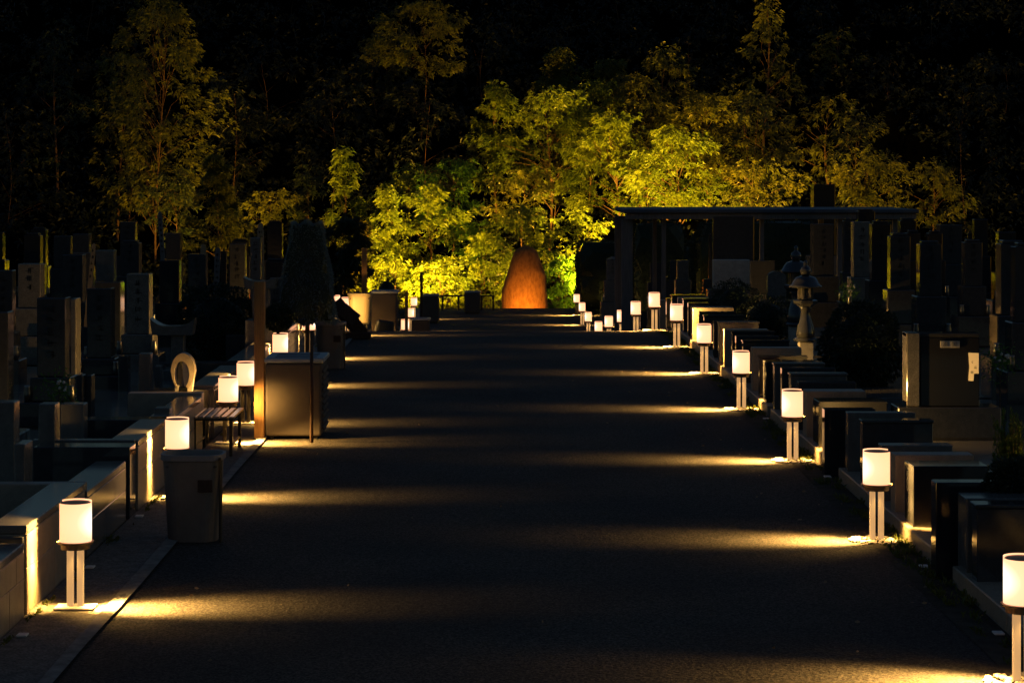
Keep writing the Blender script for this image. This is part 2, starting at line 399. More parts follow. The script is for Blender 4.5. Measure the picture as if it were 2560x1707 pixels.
# small pale stud markers at the edges of the path
stud = bxo('ground_marker', (-.033, .033, -.045, .045, 0, .012), 'marker', None, .002)
studs = [(225, 1423, 'left of the path beside the nearest lamp posts'), (348, 1295, 'near the foot of the grey waste bin'), (56, 1594, 'near the left picture edge before the low wall'),
         (288, 1296, 'left of the other one near the waste bin'), (2069, 1196, 'behind the second right lamp near a dark pier'), (2113, 1196, 'just right of the dark gate pier foot'),
         (2310, 1421, 'right of the pebbles at the second right lamp'), (2384, 1421, 'right of the wide dark pier foot'), (2496, 1589, 'lower right beside the nearest lamp'), (1915, 1050, 'behind the fourth right lamp')]
for i, (px, py, lab) in enumerate(studs):
    o = stud if i == 0 else stud.copy()
    if i: col.objects.link(o)
    Y = F*H/(py-VY); o.location = (WX(px, Y), Y, .014)
    tag(o, 'small pale metal ground marker '+lab, 'ground marker', 'ground markers at the plot corners')

def fallen(n):
    x = np.concatenate([rng.uniform(2.2, 3.2, n//2), rng.uniform(-3.1, -1.6, n//4), rng.uniform(-2.5, 3, n-n//2-n//4)])
    y = rng.uniform(12.5, 40, n); z = np.full(n, .022)
    d = rng.normal(size=(n, 3)); d[:, 2] *= .1
    o = leaves_mesh(np.stack([x, y, z], 1), d, rng.uniform(.02, .045, n), .02, 'fallen_leaves', 'wood_board', droop=.1)
    tag(o, 'scattered dry leaves on the path and its edges', 'fallen leaves', kind='stuff')
fallen(150)
# ------------------------------------------------------------------ right-hand plinth, piers
XW = 3.34
def plinth(x0, x1, segs, side):
    for k, (a, b, lab) in enumerate(segs):
        t = empty('stone_plinth', (0, (a+b)/2, gz((a+b)/2)))
        bm = bmesh.new()
        n = max(1, int((b-a)/1.6))
        for i in range(n):
            ya = (b-a)*i/n+.003-(b-a)/2; yb = (b-a)*(i+1)/n-.003-(b-a)/2
            box(bm, x0, x1, ya, yb, -.25, .13, bev=.008)
        fin('stone_course', bm, 'granite_warm', t)
        tag(t, lab, 'plinth', 'low stone plinths along the path')
plinth(3.30, 3.52, [(11, 16.2, 'low pale stone plinth in the bottom right corner'), (16.65, 21.6, 'low stone plinth behind the second right lamp'),
                    (22.0, 27, 'low stone plinth behind the third right lamp'), (27.3, 33, 'low stone plinth behind the fourth right lamp'),
                    (33.3, 40.5, 'low stone plinth behind the sixth right lamp')], 'R')
piers = [  # Y, thickness, top z, length, material, front z0, plaque
 (15.55, .17, .64, .60, 'granite_dark', 0), (15.9, .30, .66, .5, 'granite_grey', 0), (16.35, .18, .71, .66, 'granite_black', 1), (17.95, .36, .62, .61, 'granite_black', 2), (18.75, .22, .61, .66, 'granite_warm', 0),
 (19.4, .2, .61, .62, 'granite_grey', 0), (20.4, .16, .69, .64, 'granite_dark', 0), (21.3, .15, .69, .65, 'granite_grey', 0), (21.9, .17, .66, .5, 'granite_black', 1), (23.2, .42, .60, .71, 'granite_black', 2),
 (24.1, .3, .62, .64, 'granite_warm', 0), (24.75, .16, .66, .64, 'granite_dark', 0), (25.4, .18, .67, .64, 'granite_grey', 0), (26.2, .14, .69, .63, 'granite_dark', 0), (26.9, .15, .66, .6, 'granite_grey', 0),
 (27.7, .36, .63, .64, 'granite_black', 2), (28.4, .15, .62, .6, 'granite_dark', 0), (29.2, .22, .69, .64, 'granite_warm', 0), (30.3, .16, .68, .62, 'granite_dark', 0), (31.2, .16, .7, .6, 'granite_dark', 0),
 (31.75, .14, .7, .6, 'granite_dark', 0), (32.75, .22, .68, .64, 'granite_warm', 0), (33.6, .18, .71, .6, 'granite_grey', 0), (34.4, .16, .7, .6, 'granite_dark', 0), (36.0, .17, .66, .64, 'granite_dark', 0),
 (36.8, .16, .69, .6, 'granite_dark', 0), (38.1, .42, .68, .7, 'granite_warm', 2), (39.0, .17, .71, .6, 'granite_dark', 0), (40.0, .18, .7, .64, 'granite_dark', 0), (41.2, .2, .7, .64, 'granite_warm', 0),
 (42.6, .3, .68, .64, 'granite_dark', 0), (44, .2, .68, .64, 'granite_dark', 0), (45.8, .3, .7, .64, 'granite_warm', 0), (47.5, .2, .68, .64, 'granite_dark', 0), (49.6, .3, .7, .6, 'granite_dark', 0), (52, .3, .7, .6, 'granite_dark', 0),
 (54.5, .2, .7, .6, 'granite_dark', 0), (57, .3, .7, .6, 'granite_warm', 0), (60, .3, .7, .6, 'granite_dark', 0), (63.5, .3, .7, .6, 'granite_dark', 0)]
lampY = [d*5 for _, d in RL]
def pier_label(i, Y, m, side):
    tone = {'granite_dark': 'dark polished', 'granite_black': 'black mirror-polished', 'granite_warm': 'pale brownish', 'granite_grey': 'grey'}[m]
    return '%s granite pier, number %d from the camera on the %s side' % (tone, i+1, side)
for i, (Y, th, zt, ln, m, fl) in enumerate(piers):
    g = gz(Y); top = zt if Y < 41 else zt+g
    x0 = XW if fl != 1 else XW-.13
    t = empty('gate_pier', (x0, Y, g))
    zb = .13 if fl != 1 else 0.0
    bm = bmesh.new()
    box(bm, 0.0, ln, 0, th, zb-.05 if fl != 1 else 0, top-g, bev=.007)
    if fl == 2: box(bm, -.006, .0, th*.62, th*.86, (top-g)*.62, (top-g)*.9, bev=.001)
    fin('pier_stone', bm, m, t)
    if m != 'granite_warm' and fl == 0 and i % 2 == 0:
        bxo('coping', (-.012, ln+.01, -.012, th+.012, top-g+.001, top-g+.028), m, t, .006)
    bxo('footing', (.02, ln+.08, -.03, th+.04, -.02 if fl != 1 else -.02, zb-.052 if fl != 1 else .05), 'granite_grey', t, .004) if fl != 1 else None
    tag(t, pier_label(i, Y, m, 'right'), 'stone pier', 'granite piers on the right of the path')

# ------------------------------------------------------------------ left walls and piers
XL = -3.16
lw = [(12.2, 14.1, .42, 'granite_warm', 'pale low wall at the left picture edge beside the nearest left lamp'),
      (14.15, 14.95, .5, 'granite_warm', 'short low wall end just left of the nearest left lamp'),
      (15.05, 17.15, .6, 'granite_warm', 'low polished wall lit brightly by the nearest left lamp'),
      (17.25, 19.05, .52, 'granite_grey', 'grey low wall between the first left lamp and the dark gate post'),
      (19.7, 21.4, .62, 'granite_warm', 'low wall with a bright vertical glow behind the second left lamp'),
      (21.9, 24.0, .58, 'granite_warm', 'low wall left of the slatted bench'),
      (25.0, 27.6, .6, 'granite_grey', 'low wall behind the lamp next to the wooden post'),
      (28.2, 31.8, .6, 'granite_warm', 'low wall behind the storage box'),
      (32.4, 36.6, .6, 'granite_grey', 'low wall under the conical evergreen')]
for a, b, zt, m, lab in lw:
    t = empty('low_wall', (XL, a, 0))
    bm = bmesh.new(); L = b-a
    box(bm, -.22, 0, 0, L*.44-.002, 0, zt*.52, bev=.004); box(bm, -.22, 0, L*.44+.002, L, 0, zt*.52, bev=.004)
    box(bm, -.22, 0, 0, L*.7-.002, zt*.52+.004, zt-.06, bev=.004); box(bm, -.22, 0, L*.7+.002, L, zt*.52+.004, zt-.06, bev=.004)
    fin('wall_blocks', bm, m, t)
    bxo('coping', (-.26, .0, -.0, L+.0, zt-.058, zt), 'granite_grey', t, .008)
    tag(t, lab, 'low wall', 'low stone walls on the left of the path')
lp = [(14.0, .12, .57, .9, 'granite_dark'), (15.0, .14, .53, 1.1, 'granite_dark'), (17.2, .16, .58, .7, 'granite_warm'), (19.2, .3, .62, .8, 'granite_dark'), (19.62, .12, .63, .9, 'granite_grey'),
      (21.5, .3, .6, .8, 'granite_dark'), (24.1, .2, .6, .8, 'granite_warm'), (24.7, .22, .58, .7, 'granite_dark'), (27.8, .25, .62, .8, 'granite_dark'), (32.0, .25, .65, .7, 'granite_dark'),
      (36.8, .3, .66, .7, 'granite_dark'), (39, .25, .66, .7, 'granite_grey')]
for i, (Y, th, zt, ln, m) in enumerate(lp):
    t = empty('gate_pier', (XL-.02, Y, 0))
    bxo('pier_stone', (-ln, 0.03 if i in (3, 5) else 0, 0, th, 0, zt), m, t, .007)
    bxo('footing', (-ln-.05, -.24, -.03, th+.03, 0, .08), 'granite_grey', t, .004)
    tag(t, pier_label(i, Y, m, 'left'), 'stone pier', 'granite piers on the left of the path')
# low terrace slabs filling the plots (grave floors) left and right
def floor_slabs(lst, side):
    for i, (x0, x1, y0, y1, z, lab) in enumerate(lst):
        bm = bmesh.new(); n = max(1, int((y1-y0)/.9))
        for k in range(n):
            box(bm, x0, x1, y0+(y1-y0)*k/n+.004, y0+(y1-y0)*(k+1)/n-.004, gz((y0+y1)/2)-.4, gz((y0+y1)/2)+z, bev=.006)
        tag(fin('plot_floor', bm, 'granite_grey'), lab, 'grave plot', 'paved grave plots')
floor_slabs([(4.2, 7.5, 12, 15.4, .16, 'paved grave plot in the lower right corner behind the piers'), (4.15, 8.4, 16.2, 19.3, .2, 'paved grave plot right of the mirror-polished pier'),
             (4.15, 8.6, 19.6, 23.0, .22, 'paved grave plot in front of the big black monument'), (4.15, 9, 23.4, 27.4, .2, 'paved grave plot just behind the big black monument'),
             (4.15, 9, 27.8, 33.8, .18, 'paved grave plot under the two stone lanterns'), (4.15, 10, 34.2, 40.5, .18, 'far paved grave plot right before the crest')], 'R')
floor_slabs([(-7.6, -3.45, 12.4, 14.8, .2, 'paved grave plot in the lower left corner'), (-8, -3.45, 15.3, 17.1, .22, 'paved grave plot left of the nearest left lamp'),
             (-8, -3.45, 17.5, 19.1, .24, 'paved grave plot left of the dark gate pier'), (-9, -3.45, 20, 23.8, .24, 'paved grave plot left of the bench'),
             (-9, -3.45, 25.1, 31.6, .24, 'paved grave plot under the round stone lantern'), (-10, -3.45, 32.4, 40.5, .22, 'far paved grave plot left before the crest')], 'L')

# ------------------------------------------------------------------ gravestones
def grave(x0, x1, top, bot, Y, m='granite_dark', style='flat', label='', depth=None, vases=True, letters=True, base=None):
    """x0,x1,top,bot as measured on the photo; the pillar stands at distance Y on its stepped bases"""
    X0, X1 = WX(x0, Y), WX(x1, Y); zt, zb = WZ(top, Y), WZ(bot, Y)
    g = gz(Y)+(.2 if Y < 41 else .1); wd = X1-X0; D = depth or wd*.95
    zb = max(zb, g+.3); cx = (X0+X1)/2
    t = empty('gravestone', (cx, Y+D/2, g-.2))
    o = .2-g
    bm = bmesh.new(); h = zt-zb
    if style == 'flat':
        box(bm, -wd/2, wd/2, -D/2, D/2, zb+o, zt+o, bev=.012, seg=2)
    elif style == 'notch':
        box(bm, -wd/2, wd/2, -D/2, D/2, zb+o, zt+o-.045, bev=.006)
        box(bm, -wd/2+.035, wd/2-.035, -D/2+.035, D/2-.035, zt+o-.044, zt+o, bev=.012, seg=2)
    elif style == 'round':
        n = 12; pts = [(-wd/2, zb+o), (wd/2, zb+o)]+[(wd/2*math.cos(a), zt+o-wd*.28+wd*.28*math.sin(a)) for a in [math.pi*i/n for i in range(n+1)]]
        prism(bm, pts, -D/2, D/2)
    elif style == 'pyramid':
        box(bm, -wd/2, wd/2, -D/2, D/2, zb+o, zt+o-wd*.22, bev=.008)
        box(bm, -wd/2+.003, wd/2-.003, -D/2+.003, D/2-.003, zt+o-wd*.22+.001, zt+o, bev=.01, taper=.8)
    p = fin('pillar', bm, m, t)
    if letters and h > .5:
        lb = bmesh.new(); nn = int(h/.16)
        rr = random.Random(int(x0*7+top))
        for k in range(min(nn, 6) if h > .62 else 0):
            zc = zt+o-h*.14-k*.125
            if zc < zb+o+.12: break
            for _ in range(6):
                a = rr.uniform(-.035, .035); b = rr.uniform(-.035, .035)
                if rr.random() < .55: box(lb, a-.03, a+.03, -D/2-.0035, -D/2-.001, zc+b-.004, zc+b+.004)
                else: box(lb, a-.004, a+.004, -D/2-.0035, -D/2-.001, zc-.035+b*.3, zc+.035+b*.3)
        fin('engraving', lb, 'engraving', p) if len(lb.verts) > 8*17 else lb.free()
    hb = zb-g; W1 = wd*1.38; W2 = wd*1.95
    bxo('upper_base', (-W1/2, W1/2, -D*.72, D*.72, hb*.5+.2, hb+.2-.001), base or m, t, .012)
    bxo('lower_base', (-W2/2, W2/2, -D*1.05, D*1.05, .19, hb*.5+.2-.001), base or m, t, .012)
    if vases:
        for s in (-1, 1):
            v = fin('flower_vase', lathe(bmesh.new(), [(.035, hb*.5+.2), (.04, hb*.5+.3), (.03, hb*.5+.36), (.036, hb*.5+.38)], s*W2*.38, -D*.88, n=12), 'steel', t, smooth=True)
    return tag(t, label, 'gravestone', 'gravestones on both sides of the path')
GD, GG, GB = 'granite_dark', 'granite_grey', 'granite_black'
left = [
 (92, 165, 745, 942, 24.6, GD, 'flat', 'wide dark gravestone with a bright amber right edge, nearest big one on the left'),
 (178, 189, 745, 935, 25.6, GD, 'flat', None),
 (217, 278, 721, 895, 28.4, GD, 'flat', 'dark gravestone with an amber right edge at the foot of the leaning wooden tablet'),
 (236, 301, 705, 868, 31.5, GD, 'flat', 'dark gravestone showing only its top and right edge behind the one beside the leaning tablet'),
 (316, 374, 685, 835, 31.0, GG, 'flat', 'brownish grey gravestone left of the upper curved cap stone'),
 (398, 448, 651, 757, 35.5, GB, 'flat', 'black gravestone with a thin tan right edge above the curved cap stone'),
 (302, 348, 601, 690, 40, GD, 'notch', 'dark gravestone with chamfered top corners below the tallest yellow edged one'),
 (300, 338, 555, 640, 45, GD, 'flat', 'tall dark gravestone in the left back with a bright yellow right edge'),
 (156, 207, 637, 755, 35, GD, 'flat', 'blue-black gravestone left of the leaning wooden tablet'),
 (180, 226, 632, 700, 37.5, GD, 'flat', 'dark gravestone peeping out behind the blue-black one left of the tablet'),
 (182, 223, 585, 665, 41.5, GD, 'flat', 'small dark gravestone above the leaning tablet, pale right edge'),
 (134, 176, 590, 670, 43, GD, 'flat', 'faint dark gravestone in the back left with only its top line showing'),
 (44, 101, 660, 770, 32.5, GG, 'flat', 'dull grey gravestone third from the left picture edge'),
 (-16, 31, 676, 830, 29, GD, 'flat', 'dark gravestone second from the left picture edge, pale right edge'),
 (-52, 20, 780, 1010, 21.5, GD, 'flat', 'near gravestone cut by the left picture edge with an amber right edge'),
 (239, 285, 626, 715, 38.5, GG, 'flat', 'grey gravestone right behind the leaning wooden tablet'),
 (413, 451, 583, 660, 43, GD, 'flat', 'dark gravestone right of the tall faint wooden tablet'),
 (78, 114, 569, 665, 47, GB, 'notch', 'black gravestone with a long thin yellow right edge in the far left back'),
 (-34, 6, 581, 650, 47, GB, 'flat', 'black gravestone at the very left edge with a yellow stripe'),
 (60, 100, 583, 660, 44, GB, 'notch', 'black chamfered gravestone just left of the long yellow edged one'),
 (470, 515, 635, 735, 39.5, GD, 'flat', 'wide dark gravestone below the round topped wooden tablet'),
 (552, 566, 622, 715, 41, GB, 'notch', 'narrow dark gravestone with rounded corner right of the slanted tablet'),
 (573, 613, 609, 720, 41.5, GD, 'flat', 'dark gravestone with yellow edges on both sides below the round bush tree'),
 (579, 618, 598, 640, 46, GB, 'notch', 'black chamfered top showing behind the two-edged gravestone'),
 (625, 652, 594, 700, 43.5, GG, 'flat', 'brown grey gravestone above the curved cap stone of the wooden post'),
 (668, 705, 552, 650, 46, GB, 'notch', 'tallest dark gravestone left of the conical evergreen'),
 (664, 718, 647, 750, 36.5, GB, 'notch', 'broad blue-black gravestone left of the conical evergreen'),
 (716, 731, 668, 735, 39.5, GD, 'round', 'small rounded gravestone touching the left side of the conical evergreen'),
 (674, 705, 695, 800, 33.5, GG, 'flat', 'grey gravestone with an orange right edge behind the cap stone'),
]
for a in left:
    if a[7] is None: continue
    grave(a[0], a[1], a[2], a[3], a[4], a[5], a[6], a[7])
grave(174, 190, 747, 938, 26.6, GG, 'flat', 'narrow gravestone joined behind the wide amber edged one', vases=False, letters=False, depth=.32)
right = [
 (2133, 2176, 555, 693, 38, GG, 'flat', 'grey gravestone with yellow flecks on its left edge below the end of the pavilion roof'),
 (2180, 2227, 553, 700, 36, GB, 'notch', 'pitch black gravestone with chamfered corners right of the yellow flecked one'),
 (2226, 2276, 583, 724, 33.5, GD, 'notch', 'blue-black gravestone with a yellow left edge right of the pitch black one'),
 (2300, 2354, 602, 740, 30.5, GD, 'notch', 'dark gravestone with notched shoulders above the big black monument'),
 (2412, 2456, 599, 715, 36, GD, 'notch', 'slim grey gravestone with small chamfers right of the notched one'),
 (2502, 2566, 601, 788, 27.5, GD, 'notch', 'tall dark gravestone cut by the right picture edge, farther one'),
 (2539, 2600, 607, 805, 25.2, GD, 'notch', 'nearest tall gravestone on the right picture edge with a tan left edge'),
 (2109, 2135, 546, 680, 41, GD, 'notch', 'dark gravestone left of the yellow flecked grey one'),
 (2146, 2187, 523, 600, 46, GB, 'notch', 'black gravestone top overlapping the pavilion roof edge'),
 (2251, 2291, 546, 620, 43, GB, 'notch', 'black gravestone top at the far right end of the pavilion roof'),
 (2267, 2302, 576, 650, 39, GB, 'notch', 'low black gravestone between the yellow edged and the notched one'),
 (2322, 2356, 577, 650, 39, GB, 'notch', 'black gravestone behind the one with notched shoulders'),
 (2350, 2406, 562, 660, 42, GD, 'flat', 'broad faint gravestone left of the slim grey one'),
 (2420, 2432, 577, 640, 44, GB, 'notch', 'thin dark stone top with a yellow glint behind the slim grey gravestone'),
 (2436, 2470, 548, 640, 45, GB, 'flat', 'dark gravestone with a yellow flecked left edge, highest on the far right'),
 (2497, 2540, 580, 680, 42, GB, 'flat', 'faint black gravestone behind the tall ones at the right edge'),
 (2032, 2085, 560, 690, 44, GD, 'flat', 'broad dark gravestone under the pavilion roof right of the stone lanterns'),
 (1627, 1664, 658, 705, 62, GD, 'flat', 'small dark gravestone with a lit left edge behind the lamp cluster'),
 (1676, 1692, 651, 700, 60, GD, 'flat', 'narrow gravestone above the lamp cluster, left of the tan stele'),
 (1693, 1722, 651, 700, 58, GG, 'flat', 'grey gravestone left of the tan stele over the lamp cluster'),
 (1772, 1779, 585, 650, 49, GB, 'flat', 'thin black post stone with a yellow edge left of the tall dark slab'),
 (1758, 1778, 697, 730, 46, GD, 'flat', 'small stepped stone with a yellow left edge in front of the tall dark slab'),
 (1516, 1546, 642, 700, 72, GG, 'pyramid', 'faint pale grave stone set against the dark clipped hedge'),
]
for a in right: grave(*a)
# slab steles
def stele(name, x0, x1, top, bot, Y, m, label, cat, th=.16, toground=True, bev=.01, rnd=False, group=None):
    t = empty(name, ((WX(x0, Y)+WX(x1, Y))/2, Y, gz(Y)))
    wd = WX(x1, Y)-WX(x0, Y); zt = WZ(top, Y)-gz(Y); zb = WZ(bot, Y)-gz(Y)
    bm = bmesh.new()
    if rnd:
        n = 10; pts = [(-wd/2, zb), (wd/2, zb), (wd/2, zt-.1)]+[(wd/2*math.cos(a)*.96, zt-.1+.1*math.sin(a)) for a in [math.pi*i/n for i in range(1, n)]]+[(-wd/2, zt-.1)]
        prism(bm, pts, 0, th)
    else: box(bm, -wd/2, wd/2, 0, th, zb, zt, bev=bev)
    fin('slab', bm, m, t)
    bxo('slab_base', (-wd/2-.12, wd/2+.12, -.1, th+.1, -.05, zb-.001), GG, t, .012)
    return tag(t, label, cat, group)
stele('stone_stele', 1783, 1885, 541, 725, 50, GD, 'tall wide dark slab rising to the pavilion roof, yellow left edge', 'stele', group='slab monuments right of the path')
stele('stone_stele', 1784, 1875, 650, 722, 45, 'granite_pale', 'smooth tan block lit on its face in front of the tall dark slab', 'stele', th=.3, group='slab monuments right of the path')
stele('stone_stele', 1876, 1938, 652, 735, 44, GD, 'dark slab with a bright top edge right of the tan block', 'stele', group='slab monuments right of the path')
stele('stone_stele', 1919, 1966, 678, 750, 41, GG, 'grey slab with a rounded top left of the stone lanterns', 'stele', rnd=True, group='slab monuments right of the path')
stele('stone_stele', 2035, 2088, 461, 640, 60, GB, 'black block standing above the pavilion roof', 'stele', th=.7, group='slab monuments right of the path')
# big black monument on the right with its nameplate
def glyph(ch, size, loc, m, parent):
    cu = bpy.data.curves.new('glyph', 'FONT'); cu.body = ch; cu.size = size; cu.align_x = 'CENTER'; cu.align_y = 'CENTER'; cu.extrude = .0008
    o = bpy.data.objects.new('glyph', cu); col.objects.link(o)
    dg = bpy.context.evaluated_depsgraph_get(); me = bpy.data.meshes.new_from_object(o.evaluated_get(dg))
    bpy.data.objects.remove(o); me.materials.clear()
    q = link('letter', me, m, parent); q.location = loc; q.rotation_euler = (R(90), 0, 0)
def monument():
    Y = 23.26; X0, X1 = WX(2301, Y), WX(2449, Y)
    t = empty('black_monument', ((X0+X1)/2, Y, .2))
    w2 = (X1-X0)/2; zt = WZ(843, Y)-.2; zb = WZ(1015, Y)-.2
    bm = box(bmesh.new(), -w2, w2, 0, .22, zb, zt, bev=.008); f = fin('polished_face', bm, GB, t)
    bxo('side_pillar', (-w2-.145, -w2-.012, -.02, .24, zb, WZ(832, Y)-.2), 'granite_grey', t, .006)
    bxo('top_beam', (-w2-.145, w2, .0, .22, zt+.002, WZ(832, Y)-.202), 'granite_dark', t, .006)
    bxo('stone_base', (-w2-.25, w2+.2, -.12, .34, -.1, zb-.002), GD, t, .01)
    xa, xb, za, zc = WX(2350, Y)-(X0+X1)/2, WX(2399, Y)-(X0+X1)/2, WZ(869, Y)-.2, WZ(852, Y)-.2
    p = bxo('name_plate', (xa, xb, -.012, -.001, za, zc), 'granite_pale', t, .004)
    for ch, u in (('\u98a8', .27), ('\u9593', .73)):
        glyph(ch, .06, (xa+(xb-xa)*u, -.0145, (za+zc)/2), 'plaque_letter', p)
    xa, xb, za, zc = WX(2421, Y)-(X0+X1)/2, w2-.004, WZ(951, Y)-.2, WZ(881, Y)-.2
    bx = xb-xa
    q = fin('reflection_plate', prism(bmesh.new(), [(0, za), (.055, za), (.06, za+.075), (bx, za+.08), (bx, zc), (0, zc), (.012, (za+zc)/2)], -.012, -.001), 'marker', t)
    q.location = (xa, -.012, 0); q.rotation_euler = (0, 0, R(-32))  # plate standing in for a mirrored glow, turned to catch the lamp
    for ch, u, v in (('\u304f', .4, .66), ('\u54c1', .68, .48), ('\u4e32', .36, .3)):
        glyph(ch, .03, ((xb-xa)*u, -.0145, za+(zc-za)*v), 'engraving', q)
    tag(t, 'big black mirror-polished monument with a nameplate and an amber reflection built as a plate', 'monument')
monument()
# loose stone posts / bases lit on the left
def post_stone(x0, x1, top, bot, Y, m, label, th=.2):
    X0, X1 = WX(x0, Y), WX(x1, Y); zt, zb = WZ(top, Y), .2
    o = fin('stone_post', box(bmesh.new(), -(X1-X0)/2, (X1-X0)/2, 0, th, 0, zt-zb, bev=.008), m)
    o.location = ((X0+X1)/2, Y, zb); return tag(o, label, 'stone post', 'small stone posts in the left plots')
post_stone(96, 138, 1010, 1185, 19.6, GG, 'grey stone post with a bright slit of light on its right edge, low left')
post_stone(346, 376, 884, 1016, 25.4, GG, 'slim grey stone post with a bright right edge left of the round stone lantern')
post_stone(192, 206, 938, 1020, 23.6, GD, 'small dark post with a white lit side right of the amber edged gravestone')
post_stone(214, 229, 938, 1020, 23.7, GD, 'small dark post next to the white lit one right of the amber edged gravestone')
post_stone(296, 320, 890, 960, 28.0, GD, 'small dark post lit white on its side below the brownish grey gravestone')
post_stone(-20, 36, 1005, 1150, 18.4, GG, 'broad low stone post near the left picture edge')
post_stone(36, 62, 1110, 1220, 17.6, GG, 'low grey stone block near the left picture edge in front of the broad post', th=.3)
post_stone(150, 210, 1010, 1100, 21.2, GG, 'low grey block with lit right face below the pair of small dark posts')
post_stone(386, 402, 915, 985, 28.5, GG, 'thin stone post lit tan right behind the slim grey post')
post_stone(385, 424, 1020, 1090, 22.3, GG, 'small grey block above the lamp behind the waste bin')

# curved cap stones (T-shaped, upturned ends)
def capstone(xl, xr, py_top, py_end, py_bot, p0, p1, pbot, Y, label):
    X0, X1 = WX(xl, Y), WX(xr, Y); cx = (X0+X1)/2; hw = (X1-X0)/2
    t = empty('cap_stone', (cx, Y, .2)); n = 14
    zt, ze, zb = WZ(py_top, Y)-.2, WZ(py_end, Y)-.2, WZ(py_bot, Y)-.2
    top = []
    for i in range(n+1):
        u = -1+2*i/n; top.append((u*hw, zt+(ze-zt)*max(0, (abs(u)-.25)/.75)**2))
    pts = [(-hw*.88, zb), (hw*.88, zb)]+top[::-1]
    fin('curved_cap', prism(bmesh.new(), pts, 0, .3), 'granite_grey', t)
    bxo('pillar', (WX(p0, Y)-cx, WX(p1, Y)-cx, .05, .24, WZ(pbot, Y)-.2 if pbot else 0, zb-.001), 'granite_grey', t, .008)
    bxo('stone_base', (WX(p0, Y)-cx-.1, WX(p1, Y)-cx+.1, -.02, .33, 0, (WZ(pbot, Y)-.2 if pbot else .1)-.001), 'granite_grey', t, .01)
    tag(t, label, 'cap stone', 'T-shaped stones with curved caps')
capstone(374, 486, 816, 796, 838, 426, 458, 925, 29.5, 'T-shaped stone with upturned cap ends above the round stone lantern')
capstone(608, 691, 703, 693, 722, 630, 672, 800, 31.5, 'T-shaped stone with a curved cap just behind the tall wooden post')
# round hollow stone lantern on a dark block
def round_lantern():
    Y = 24.6; cx = WX(457, Y); t = empty('round_stone_lantern', (cx, Y, .2))
    s = Y/F; n = 40
    zz = lambda py: WZ(py, Y)-.2
    outer = []
    for i in range(n+1):
        a = R(-58)+R(296)*i/n
        outer.append((30*s*math.cos(a)*(1 if math.sin(a) > 0 else .97-.1*abs(math.sin(a))), zz(930)+(47 if math.sin(a) > 0 else 48)*s*math.sin(a)))
    bm = bmesh.new()
    # shell body as thick ring with arched opening on the left front: front face with hole by bridging outer & inner loops
    inner = []
    for i in range(n+1):
        a = R(-58)+R(296)*i/n
        inner.append((-3*s+19*s*math.cos(a), zz(937)+34*s*math.sin(a)))
    for yy0, yy1 in ((0, .16),):
        A = [bm.verts.new((x, yy0, z)) for x, z in outer]; B = [bm.verts.new((x, yy0, z)) for x, z in inner]
        C = [bm.verts.new((x, yy1, z)) for x, z in outer]; D = [bm.verts.new((x, yy1, z)) for x, z in inner]
        for i in range(n):
            bm.faces.new((A[i], A[i+1], B[i+1], B[i])); bm.faces.new((C[i+1], C[i], D[i], D[i+1]))
            bm.faces.new((A[i+1], A[i], C[i], C[i+1])); bm.faces.new((B[i], B[i+1], D[i+1], D[i]))
        bm.faces.new((A[0], B[0], D[0], C[0])); bm.faces.new((A[n], C[n], D[n], B[n]))
    fin('arched_shell', bm, 'granite_warm', t)
    bm = bmesh.new(); prism(bm, [(3*s, zz(966)), (24*s, zz(966)), (27*s, zz(935)), (20*s, zz(900)), (8*s, zz(893)), (-2*s, zz(905)), (0, zz(940))], .02, .14)
    fin('inner_leaf', bm, 'granite_pale', t)
    bm = bmesh.new(); prism(bm, [(-14*s, zz(966)), (-3*s, zz(966)), (-2*s, zz(925)), (-8*s, zz(905)), (-12*s, zz(915))], .04, .14)
    fin('inner_leaf', bm, 'granite_grey', t)
    for a, b in ((-21, -10), (11, 24)):
        fin('foot', prism(bmesh.new(), [(a*s+.006, zz(990)), (b*s-.012, zz(990)), (b*s, zz(962)), (a*s, zz(962))], .01, .14), 'granite_pale', t)
    bxo('dark_block', (WX(423, Y)-cx, WX(503, Y)-cx, -.05, .4, 0, zz(990)-.001), GD, t, .008)
    tag(t, 'round hollow stone lantern on two feet standing on a dark block', 'stone lantern')
round_lantern()
# classic stone lanterns on the right
def stone_lantern(cx, Y, base_z, Ht, label):
    t = empty('stone_lantern', (cx, Y, base_z)); k = Ht/1.5
    def L(name, prof, n=24, m='granite_dark', sm=True): return fin(name, lathe(bmesh.new(), [(r*k*1.1, z*k) for r, z in prof], n=n), m, t, smooth=sm)
    bxo('pedestal', (-.105*k, .105*k, -.105*k, .105*k, 0, .28*k), 'granite_pale', t, .008)
    L('base_ring', [(.12, .281), (.165, .30), (.165, .325), (.13, .35)], 8)
    L('shaft', [(.125, .35), (.128, .42), (.11, .52), (.075, .64), (.062, .72), (.07, .78), (.095, .80)])
    L('platform', [(.085, .801), (.13, .84), (.165, .86), (.165, .90), (.13, .915)], 6, sm=False)
    bm = bmesh.new()
    for i in range(6):
        a = i*math.pi/3
        box(bm, .10*k*math.cos(a)-.018*k, .10*k*math.cos(a)+.018*k, .10*k*math.sin(a)-.018*k, .10*k*math.sin(a)+.018*k, .916*k, 1.085*k, bev=.003)
    lathe(bm, [(.075*k, .917*k), (.075*k, 1.084*k)], n=6)
    fin('fire_box', bm, 'granite_grey', t)
    L('roof', [(.10, 1.086), (.225, 1.10), (.232, 1.115), (.19, 1.14), (.165, 1.20), (.13, 1.245), (.06, 1.27)], 24)
    L('jewel', [(.05, 1.27), (.065, 1.30), (.078, 1.345), (.06, 1.39), (.03, 1.41), (.028, 1.44), (.032, 1.46), (.01, 1.5)], 16)
    tag(t, label, 'stone lantern', 'stone lanterns right of the path')
